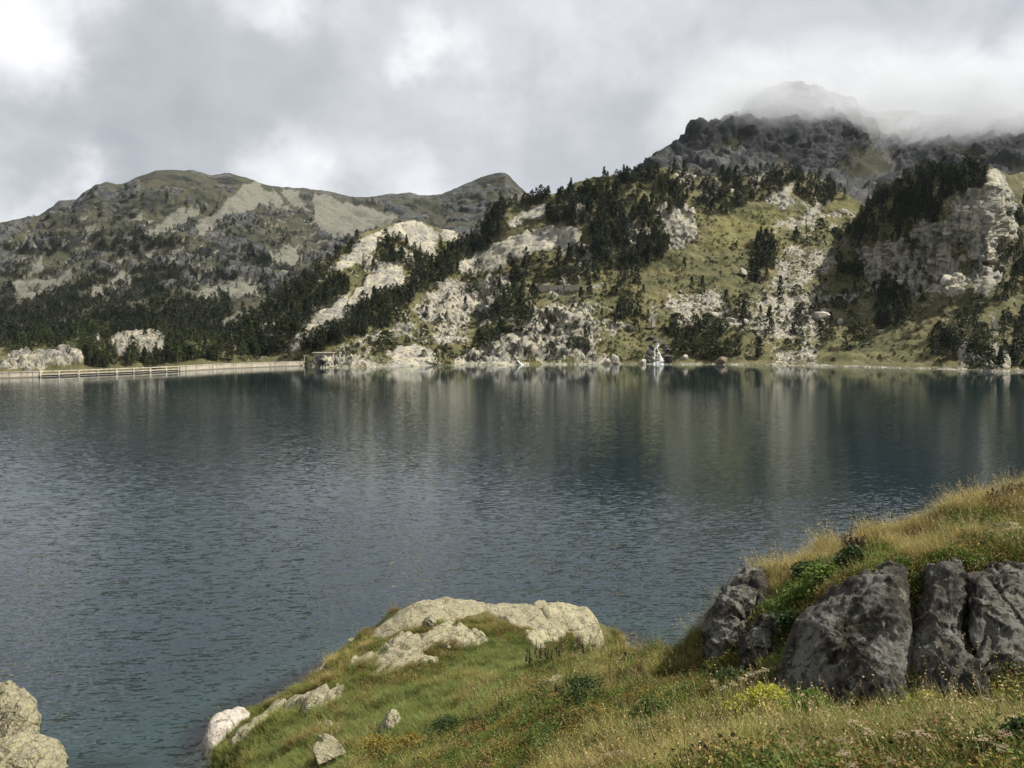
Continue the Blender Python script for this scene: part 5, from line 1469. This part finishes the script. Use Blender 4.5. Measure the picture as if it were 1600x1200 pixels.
# ------------------------------------------------------------------ grasses and herbs
M_G_LUSH = leaf_mat('grass_lush', (0.062, 0.090, 0.020), (0.170, 0.182, 0.052), .35)
M_G_MIX = leaf_mat('grass_mixed', (0.062, 0.082, 0.014), (0.185, 0.180, 0.042), .3)
M_G_DRY = leaf_mat('grass_dry', (0.15, 0.125, 0.036), (0.37, 0.30, 0.105), .25)
M_G_RUST = leaf_mat('grass_rust', (0.075, 0.050, 0.016), (0.18, 0.120, 0.040), .2)
M_SEED = leaf_mat('grass_seed', (0.19, 0.145, 0.07), (0.38, 0.30, 0.155), .2)
M_HERB = leaf_mat('herb_leaves', (0.030, 0.050, 0.012), (0.085, 0.115, 0.028), .3)
M_BUSH_D = leaf_mat('bush_leaves_dark', (0.022, 0.038, 0.012), (0.060, 0.085, 0.026), .25)
M_BUSH_G = leaf_mat('bush_leaves_green', (0.050, 0.085, 0.016), (0.110, 0.150, 0.030), .35)
M_BUSH_Y = leaf_mat('bush_leaves_yellowgreen', (0.20, 0.22, 0.030), (0.32, 0.31, 0.045), .4)
M_BUSH_A = leaf_mat('bush_leaves_autumn', (0.10, 0.085, 0.020), (0.22, 0.165, 0.032), .3)
M_UMBEL = leaf_mat('umbel_flowers', (0.29, 0.24, 0.15), (0.42, 0.36, 0.26), .3)
M_STEM = simple_mat('dry_stem', (0.12, 0.085, 0.05), (0.20, 0.15, 0.085), 8, .9, .001)
M_SPIKE = leaf_mat('dark_seed_spike', (0.020, 0.014, 0.014), (0.060, 0.040, 0.036), .05)


def blade(g, r_, base, h, lean, w, m=0, seg=3):
    an = r_.uniform(0, 2 * math.pi); dx, dy = math.cos(an), math.sin(an); sx, sy = -dy * w, dx * w
    vs = []
    for k in range(seg + 1):
        u = k / seg; b = lean * h * u ** 1.8; ww = (1 - u) ** .7 if k < seg else .08
        c = (base[0] + dx * b, base[1] + dy * b, base[2] + h * (u - .18 * lean * u * u))
        vs += [(c[0] - sx * ww, c[1] - sy * ww, c[2]), (c[0] + sx * ww, c[1] + sy * ww, c[2])]
    g.add(vs, [(2 * k, 2 * k + 1, 2 * k + 3, 2 * k + 2) for k in range(seg)], m)
    return vs[-1], (dx, dy)


def tuft(seed, h, n, rad, lean, w, mats, heads=0, head_h=1.4, stems=None):
    r_ = np.random.default_rng(seed); g = Geo()
    for _ in range(n):
        a = r_.uniform(0, 6.28); q = rad * math.sqrt(r_.random())
        blade(g, r_, (q * math.cos(a), q * math.sin(a), -.03), h * r_.uniform(.55, 1.15), lean * r_.uniform(.3, 1.4), w * r_.uniform(.7, 1.3), 0)
    for _ in range(heads):
        a = r_.uniform(0, 6.28); q = rad * math.sqrt(r_.random()); hh = h * head_h * r_.uniform(.75, 1.15)
        tip, (dx, dy) = blade(g, r_, (q * math.cos(a), q * math.sin(a), 0), hh, lean * .8, w * .45, 1)
        for k in range(6):
            c = np.array(tip) - np.array([dx * .006 * k, dy * .006 * k, .014 * k]) + r_.normal(size=3) * .003
            leaf_quads(g, c, 1, .009, .002, r_, m=1)
    return g.build('tuft', mats, None, False)


TUFTS = [tuft(1, .13, 90, .20, .9, .0042, [M_G_LUSH]), tuft(2, .17, 90, .20, 1.0, .0042, [M_G_LUSH]),
         tuft(3, .20, 90, .18, .8, .0036, [M_G_MIX, M_SEED], 1), tuft(4, .25, 90, .17, .7, .0036, [M_G_MIX, M_SEED], 3),
         tuft(5, .27, 90, .15, .7, .0030, [M_G_DRY, M_SEED], 4), tuft(6, .31, 90, .16, .6, .0030, [M_G_DRY, M_SEED], 7, 1.3), tuft(7, .22, 110, .18, .9, .0030, [M_G_DRY, M_SEED], 2),
         tuft(8, .20, 90, .17, .9, .0038, [M_G_RUST, M_SEED], 3, 1.4)]
def herb(seed, h, rad, n, size, mat):
    r_ = np.random.default_rng(seed); g = Geo()
    for _ in range(n):
        a = r_.uniform(0, 6.28); q = rad * math.sqrt(r_.random())
        leaf_quads(g, (q * math.cos(a), q * math.sin(a), h * r_.uniform(.15, 1) * (1 - .5 * (q / rad) ** 2)), 3, size, .03, r_)
    return g.build('herb', mat, None, False)
TUFTS += [herb(20, .17, .22, 110, .017, M_HERB), herb(21, .22, .20, 110, .016, M_BUSH_G), herb(22, .18, .22, 120, .014, M_G_RUST), herb(23, .15, .24, 110, .014, M_BUSH_A)]

LUSHZ = pts(560, 1092, 690, 1058, 770, 998, 835, 1012, 850, 1042, 780, 1090, 720, 1140, 600, 1210, 320, 1215, 400, 1160, 480, 1120)
DRYTOP = pts(1160, 905, 1180, 880, 1600, 750, 1750, 690, 1750, 850, 1600, 870, 1560, 835, 1500, 868, 1440, 890, 1400, 862, 1330, 885, 1270, 905, 1215, 945, 1195, 950)
HERBZ = pts(1200, 1000, 1215, 955, 1270, 905, 1340, 870, 1385, 860, 1380, 880, 1320, 910, 1270, 955, 1240, 1000, 1215, 1040)
EDGE = pts(400, 1112, 480, 1060, 600, 975, 700, 962, 920, 975, 900, 1000, 820, 992, 700, 978, 610, 1005, 530, 1066, 440, 1105)
gp_, gr_, gs_, gi_ = [], [], [], []
rg = np.random.default_rng(11)
M_ = 110000
qx, qy = rg.uniform(290, 1660, M_), rg.uniform(745, 1240, M_)
r_ = ray(qx, qy); r_ = r_ / r_[:, 1:2]
Dh = np.full(M_, np.nan); live = np.ones(M_, bool)
for Dk in np.exp(np.arange(math.log(4.0), math.log(50.0), .0065)):       # march every sight line until it meets the ground
    ii = np.where(live)[0]
    zr = H + r_[ii, 2] * Dk; hitm = zr <= gz(r_[ii, 0] * Dk, np.full(len(ii), Dk))
    Dh[ii[hitm]] = Dk; live[ii[hitm]] = False
ok = ~np.isnan(Dh); Dh = np.where(ok, Dh, 1.0)
hx_, hy_ = r_[:, 0] * Dh, Dh; hz_ = gz(hx_, hy_)
ok &= (hz_ > .22) & (rg.random(M_) < Dh / 24.0 + .06)
rockm = np.zeros(M_, bool)
for p in ROCKPX[:7] + [pts(575, 1000, 590, 970, 660, 930, 770, 925, 870, 935, 960, 960, 955, 1015, 900, 988, 770, 962, 660, 968)]: rockm |= poly_sd(qx, qy, p) > 1.5
ok &= ~rockm | (rg.random(M_) < .012)
ii = np.where(ok)[0][:25000]
qx, qy, hx_, hy_, hz_ = qx[ii], qy[ii], hx_[ii], hy_[ii], hz_[ii]
q3 = np.stack([hx_ / 1.6, hy_ / 2.2, 0 * hx_ + .5], -1); n1 = perlin(q3); n2 = perlin(np.stack([hx_ / .7, hy_ / 1.0, 0 * hx_ + 7.5], -1)); n3 = fbm(np.stack([hx_ / 3.5, hy_ / 5, 0 * hx_ + 3.5], -1), 3)
zl, zh, zd, ze = (poly_sd(qx, qy, z) for z in (LUSHZ, HERBZ, DRYTOP, EDGE))
def put(p, k, s):
    gp_.append(p); gr_.append((R.gauss(0, .08), R.gauss(0, .08), R.uniform(0, 6.28))); gs_.append((s, s, s * R.uniform(.8, 1.2))); gi_.append(k)
def pick(i):
    a, b, c = n1[i], n2[i], n3[i]
    if zl[i] > 14 * a: return R.choice((0, 1, 1, 0)) if b < .35 else R.choice((2, 7, 1))
    if zh[i] > 5 * a: return R.choice((8, 9, 9, 8, 2))
    if zd[i] > 8 * a: return R.choice((4, 5, 6, 6, 4, 2)) if a + .6 * b < .22 else R.choice((2, 3, 3, 9, 1))
    if ze[i] > 6 * a: return R.choice((6, 2, 2, 7, 1))
    if qx[i] < 560: return R.choice((0, 1, 2))
    v = c * .8 + .5 * b + .3 * a - .30 + (.22 * smooth(qy[i], 1110, 1180) if qx[i] > 1060 else 0) + (.15 if 930 < qx[i] < 1200 and qy[i] < 1090 else 0)
    if v > .55: return R.choice((4, 5, 6, 6))
    if v > .25: return R.choice((3, 6, 2, 7))
    if v > .02: return R.choice((2, 3, 7, 2))
    if v > -.30: return R.choice((2, 8, 7, 3, 1, 10))
    return R.choice((8, 9, 11, 10, 2, 1))
for i in range(len(ii)):
    put((hx_[i], hy_[i], hz_[i]), pick(i), R.choice((.6, .8, .9, 1, 1.1, 1.5)) * R.uniform(.85, 1.15) * (1 + .25 * (hy_[i] > 16)) * (.85 + .35 * n2[i]))
for _ in range(5000):          # the slope to both sides and behind the camera, out of the picture
    x, y = R.uniform(-20, 40), R.uniform(-10, 32)
    z = float(gz(x, y))
    if z < .5: continue
    a = project(np.array([x, y, z]))
    if y > 1 and 280 < a[0] < 1650 and a[1] < 1300: continue
    put((x, y, z), R.choice((2, 3, 4, 6, 7, 8)), R.uniform(.8, 1.5))
tag(instancer('meadow_grass', gp_, gr_, gs_, gi_, TUFTS), 'mixed green and straw-coloured meadow grass on the near shore', kind='stuff')


def shrub(px, py, w, h, mat, label, size=.035, n=260, name='leafy_shrub', group=None):
    p = hit(px, py); W = w * p[1] / F / 2 * 1.35; Hh = h * p[1] / F; n = int(n * 1.5); size = min(size, .0026 * p[1] + .004)
    root = empty(name, p); tag(root, label, 'shrub', group)
    r_ = np.random.default_rng(int(px * 7 + py)); g = Geo(); s = Geo()
    for _ in range(n):
        a = r_.uniform(0, 6.28); q = math.sqrt(r_.random()); zz_ = r_.random() ** .7
        lim_ = math.sqrt(max(0, 1 - (zz_ * .95) ** 2)) * (1 + .25 * math.sin(3 * a + px))
        c = (W * q * lim_ * math.cos(a), W * .8 * q * lim_ * math.sin(a), .06 + Hh * zz_)
        leaf_quads(g, c, 3, size, size * .9, r_)
    for _ in range(12):
        a = r_.uniform(0, 6.28); q = r_.uniform(.2, .8)
        s.tube([(0, 0, -.1), (W * q * .5 * math.cos(a), W * q * .4 * math.sin(a), Hh * .5), (W * q * math.cos(a), W * q * .8 * math.sin(a), Hh * .85)], [.008, .006, .003], 4, cap=False)
    g.build('foliage', mat, root); s.build('stems', M_STEM, root)


shrub(1235, 1012, 44, 50, M_BUSH_D, 'dark leafy shrub in the gully between nose rock and broad dark face', .05)
shrub(1250, 975, 60, 46, M_BUSH_G, 'bright green leafy shrub below the yellow grass edge, left of the broad rock', .05, 320)
shrub(1290, 935, 66, 44, M_BUSH_G, 'green leafy shrub resting on the shoulder of the broad dark rock', .05, 320)
shrub(1335, 900, 54, 36, M_BUSH_D, 'dark green shrub at the top of the green gully by the dark spikes', .045)
shrub(1262, 908, 40, 22, M_BUSH_D, 'low dark shrub among yellow grass at the left mound edge', .045, 150)
shrub(1372, 945, 40, 46, M_BUSH_G, 'mossy green cushion growing on the broad dark rock', .02, 420)
shrub(1410, 905, 30, 26, M_BUSH_G, 'small green cushion at the top corner of the broad dark rock', .02, 260)
shrub(1198, 1144, 104, 60, M_BUSH_Y, 'vivid yellow-green shrub in front of the small rounded rock', .026, 420)
shrub(1268, 1140, 70, 50, M_BUSH_G, 'mid green shrub right beside the vivid yellow-green one', .026, 360)
shrub(912, 1112, 66, 50, M_BUSH_D, 'big dark green bush in the middle of the meadow', .03, 260)
shrub(1020, 1135, 64, 34, M_HERB, 'low grey-green herb clump right of the big dark bush', .028, 300)
shrub(590, 1190, 60, 34, M_BUSH_A, 'golden-leaved shrub just right of the largest bottom boulder', .03, 300)
shrub(640, 1180, 50, 26, M_BUSH_A, 'smaller golden-leaved shrub right of its neighbour', .03, 200)
shrub(700, 1152, 60, 26, M_BUSH_D, 'dark green bilberry-like shrub right of the golden shrubs', .028, 360)
shrub(1010, 1172, 40, 32, M_BUSH_D, 'dark little shrub at bottom centre behind the white umbels', .026, 220)
shrub(1360, 1120, 70, 36, M_BUSH_G, 'green shrub at the foot of the broad dark rock', .024, 300)
shrub(1450, 1122, 56, 30, M_BUSH_Y, 'yellowish shrub at the foot of the upright rock', .024, 220)
shrub(1592, 1200, 60, 56, M_BUSH_D, 'dark green shrub in the bottom right corner', .022, 420)
shrub(1535, 1205, 60, 40, M_BUSH_G, 'light green shrub left of the bottom right corner shrub', .022, 320)
shrub(1570, 1075, 80, 40, M_BUSH_G, 'olive green shrub under the shadowed rock at right', .026, 320)
shrub(1145, 1085, 50, 34, M_BUSH_D, 'dark shrub below the white flowers by the nose rock', .026, 240)


def spike(px, py, hpx, label, group=None):
    p = hit(px, py); h = hpx * p[1] / F
    root = empty('seed_spike', p); root.rotation_euler = (R.uniform(-.12, .12), R.uniform(-.12, .12), 0); tag(root, label, 'wild plant', group)
    r_ = np.random.default_rng(int(px * 13 + py)); g = Geo(); s = Geo()
    s.tube([(0, 0, -.05), (.01, 0, h * .55), (.0, .01, h)], [.010, .008, .004], 5); s.build('stem', M_STEM, root)
    for k in range(46):
        u = r_.random(); leaf_quads(g, (0, 0, h * (.42 + .58 * u)), 1, .035 * (1.15 - .6 * u), .016, r_)
    g.tube([(0, 0, h * .40), (0, 0, h * 1.0)], [.012, .006], 5)
    g.build('seed_head', M_SPIKE, root)
    l = Geo()
    for k in range(10): leaf_quads(l, (r_.normal() * .05, r_.normal() * .05, h * .4 * r_.random()), 1, .05, .02, r_)
    l.build('leaves', M_HERB, root)


ORD = ['leftmost', 'second', 'third', 'fourth', 'fifth', 'sixth', 'seventh', 'eighth', 'ninth', 'tenth', 'eleventh', 'twelfth', 'thirteenth', 'fourteenth', 'fifteenth', 'sixteenth', 'seventeenth', 'eighteenth', 'nineteenth', 'twentieth', 'twenty-first', 'rightmost']
def nth(i, n): return 'leftmost' if i == 0 else ('rightmost' if i == n - 1 else ORD[i] + ' from left')
for i in range(22):
    x = 822 + i * 4.9 + R.uniform(-2.2, 2.2)
    spike(x, 1046 - (x - 822) * .16 + R.uniform(-5, 5), R.uniform(26, 42), nth(i, 22) + ' dark seed spike in the dense row under the right tip', 'dark spikes in the meadow row')
for i in range(9):
    spike(1316 + i * 4.2 + R.uniform(-1.8, 1.8), 868 + R.uniform(-5, 5), R.uniform(22, 36), nth(i, 9) + ' dark spike in the cluster on the mound crest', 'dark spikes on the mound crest')
for i in range(9):
    x = 1546 + i * 6.3 + R.uniform(-2.5, 2.5); spike(x, 800 - (x - 1545) * .32 + R.uniform(-4, 6), R.uniform(22, 34), nth(i, 9) + ' dark spike in the cluster at the top right of the mound', 'dark spikes at the top of the mound')
spike(976, 1048, 30, 'single dark spike standing before the shallow water gap')
spike(871, 1100, 34, 'single dark spike just in front of the half-buried boulder')
spike(838, 1112, 26, 'single reddish-dark spike left of the big dark bush')
spike(794, 1112, 22, 'short dark spike at the edge of the lush grass')
spike(776, 1134, 26, 'dark spike in rusty grass below the lush hollow')
spike(1008, 1032, 20, 'short dark spike on the bank edge, left of the reddish grass')
for i in range(10):
    spike(1075 + i * 6.4 + R.uniform(-2.5, 2.5), 1032 + R.uniform(-6, 10), R.uniform(14, 24), nth(i, 10) + ' small dark spike among grass on the bank by the nose rock', 'dark spikes on the bank')


def umbel(px, py, wpx, label, group=None):
    D = None; b = hit(px, min(py + 55, 1290)); D = b[1]
    for _ in range(3):
        top = at_d(px, py, D); b = np.array([top[0], D, float(gz(top[0], D))]); h = top[2] - b[2]
        if h > .95: D += (h - .8) * 1.2
        elif h < .35: D -= (.5 - h) * 1.2
    h = max(h, .3)
    root = empty('umbel_plant', b); tag(root, label, 'wild flower', group)
    r_ = np.random.default_rng(int(px * 3 + py)); s = Geo(); g = Geo(); rad = .75 * wpx * D / F / 2
    s.tube([(0, 0, -.05), (.02, .01, h * .5), (0, 0, h - rad * .55)], [.007, .006, .004], 5)
    for k in range(13):
        a = k * 2.4; q = rad * math.sqrt((k + .5) / 13); e = (q * math.cos(a), q * math.sin(a), h - .02 - .10 * rad * (q / rad) ** 2 + r_.uniform(-.01, .01))
        s.tube([(0, 0, h - rad * .55), e], [.003, .002], 3, cap=False)
        for _ in range(7):
            a2 = r_.uniform(0, 6.28); d2 = rad * .20 * math.sqrt(r_.random()); c2 = np.array(e) + np.array([d2 * math.cos(a2), d2 * math.sin(a2), r_.uniform(-.004, .006)]); u2 = rad * .055
            g.add([c2 + np.array([-u2, -u2, 0]), c2 + np.array([u2, -u2, .002]), c2 + np.array([u2, u2, -.002]), c2 + np.array([-u2, u2, .003])], [(0, 1, 2, 3)])
    s.build('stem', M_STEM, root); g.build('flower_head', M_UMBEL, root)


UL = [(1333, 1125, 34, 'creamy umbel highest in the group before the broad dark rock'), (1356, 1137, 30, 'creamy umbel just right of and below the highest one'), (1314, 1150, 26, 'smaller creamy umbel left below the highest one'),
      (1441, 1141, 40, 'wide creamy umbel beside the pale grass tuft at bottom right'), (1411, 1142, 30, 'creamy umbel touching the wide one on its left'), (1392, 1181, 24, 'low creamy umbel near the bottom edge below the wide one'),
      (1320, 1172, 30, 'faded umbel near the bottom edge right of the stump-like rock'), (1541, 1089, 30, 'pale umbel below the shadowed rock at the right'), (1538, 1149, 42, 'broad white umbel low at the right, left one of two'),
      (1571, 1142, 36, 'broad white umbel low at the right, right one of two'), (1585, 1116, 34, 'pale umbel close to the right edge above the two broad ones'), (1567, 1163, 36, 'white umbel above the dark corner shrub'), (1333, 1191, 26, 'faded umbel lowest at the bottom edge below the highest group')]
for a in UL: umbel(*a)
for (x, y) in [(1116, 1062), (1132, 1072), (1146, 1066), (1160, 1058), (1172, 1052), (1184, 1048), (1196, 1044), (1206, 1041)]:
    NU = globals().get('NU', -1) + 1
    umbel(x, y, R.uniform(14, 22), nth(NU, 8) + ' small creamy umbel in the band below the nose rock', 'white umbels below the nose rock')
for i, (x, y) in enumerate([(928, 1189), (938, 1184), (948, 1177), (958, 1173), (970, 1172), (982, 1175)]):
    umbel(x, y, R.uniform(12, 18), nth(i, 6) + ' small creamy umbel in the short row at bottom centre', 'white umbels at bottom centre')

# ------------------------------------------------------------------ low cloud on the peak, and the air
m, t = new_mat('low_cloud')
P = coords(t)
tc = t.n('ShaderNodeTexCoord').outputs['Generated']
s3 = t.n('ShaderNodeSeparateXYZ', {0: tc})
nz = t.noise(t.mapping(P, (1, 1, 1.5)), 0.0085, 7, .66, .8).outputs['Fac']
zz = s3.outputs[2]
low = t.n('ShaderNodeMapRange', {'Value': zz, 'From Min': .0, 'From Max': .42}, interpolation_type='SMOOTHSTEP').outputs[0]
top_ = t.n('ShaderNodeMapRange', {'Value': zz, 'From Min': 1.0, 'From Max': .5}, interpolation_type='SMOOTHSTEP').outputs[0]
xl = t.n('ShaderNodeMapRange', {'Value': s3.outputs[0], 'From Min': .0, 'From Max': .22}, interpolation_type='SMOOTHSTEP').outputs[0]
xr = t.n('ShaderNodeMapRange', {'Value': s3.outputs[0], 'From Min': 1.0, 'From Max': .9}, interpolation_type='SMOOTHSTEP').outputs[0]
dn = t.math('SUBTRACT', t.math('ADD', t.math('MULTIPLY', t.math('SUBTRACT', nz, .5), 4.6), t.math('MULTIPLY', low, 1.15)), .55)
dn = t.math('MULTIPLY', t.math('MAXIMUM', dn, 0.0), t.math('MULTIPLY', t.math('MULTIPLY', xl, xr), top_))
dens = t.math('MULTIPLY', dn, .013)
vol = t.n('ShaderNodeVolumePrincipled', {'Color': (.80, .82, .85, 1), 'Density': dens, 'Anisotropy': 0.0})
t.n('ShaderNodeOutputMaterial', {'Volume': vol.outputs[0]})
a0 = at_d(1010, 240, 1330); a1 = at_d(1780, 70, 1330)
g = Geo(); g.box(((a0[0] + a1[0]) / 2, 1400, (a0[2] + a1[2]) / 2), (a1[0] - a0[0], 420, a1[2] - a0[2]))
peak_cloud = g.build('peak_cloud', m)  # the low cloud round the summit, a noise-shaped volume box
tag(peak_cloud, 'low grey cloud draped over the rocky peak', kind='stuff')

m, t = new_mat('air')
vol = t.n('ShaderNodeVolumePrincipled', {'Color': (.72, .86, 1.0, 1), 'Density': 0.00001})
t.n('ShaderNodeOutputMaterial', {'Volume': vol.outputs[0]})
g = Geo(); g.box((0, 1200, 257.5), (6000, 5000, 605))
hz = g.build('haze', m)
tag(hz, 'thin pale air over the lake and mountains', kind='stuff')
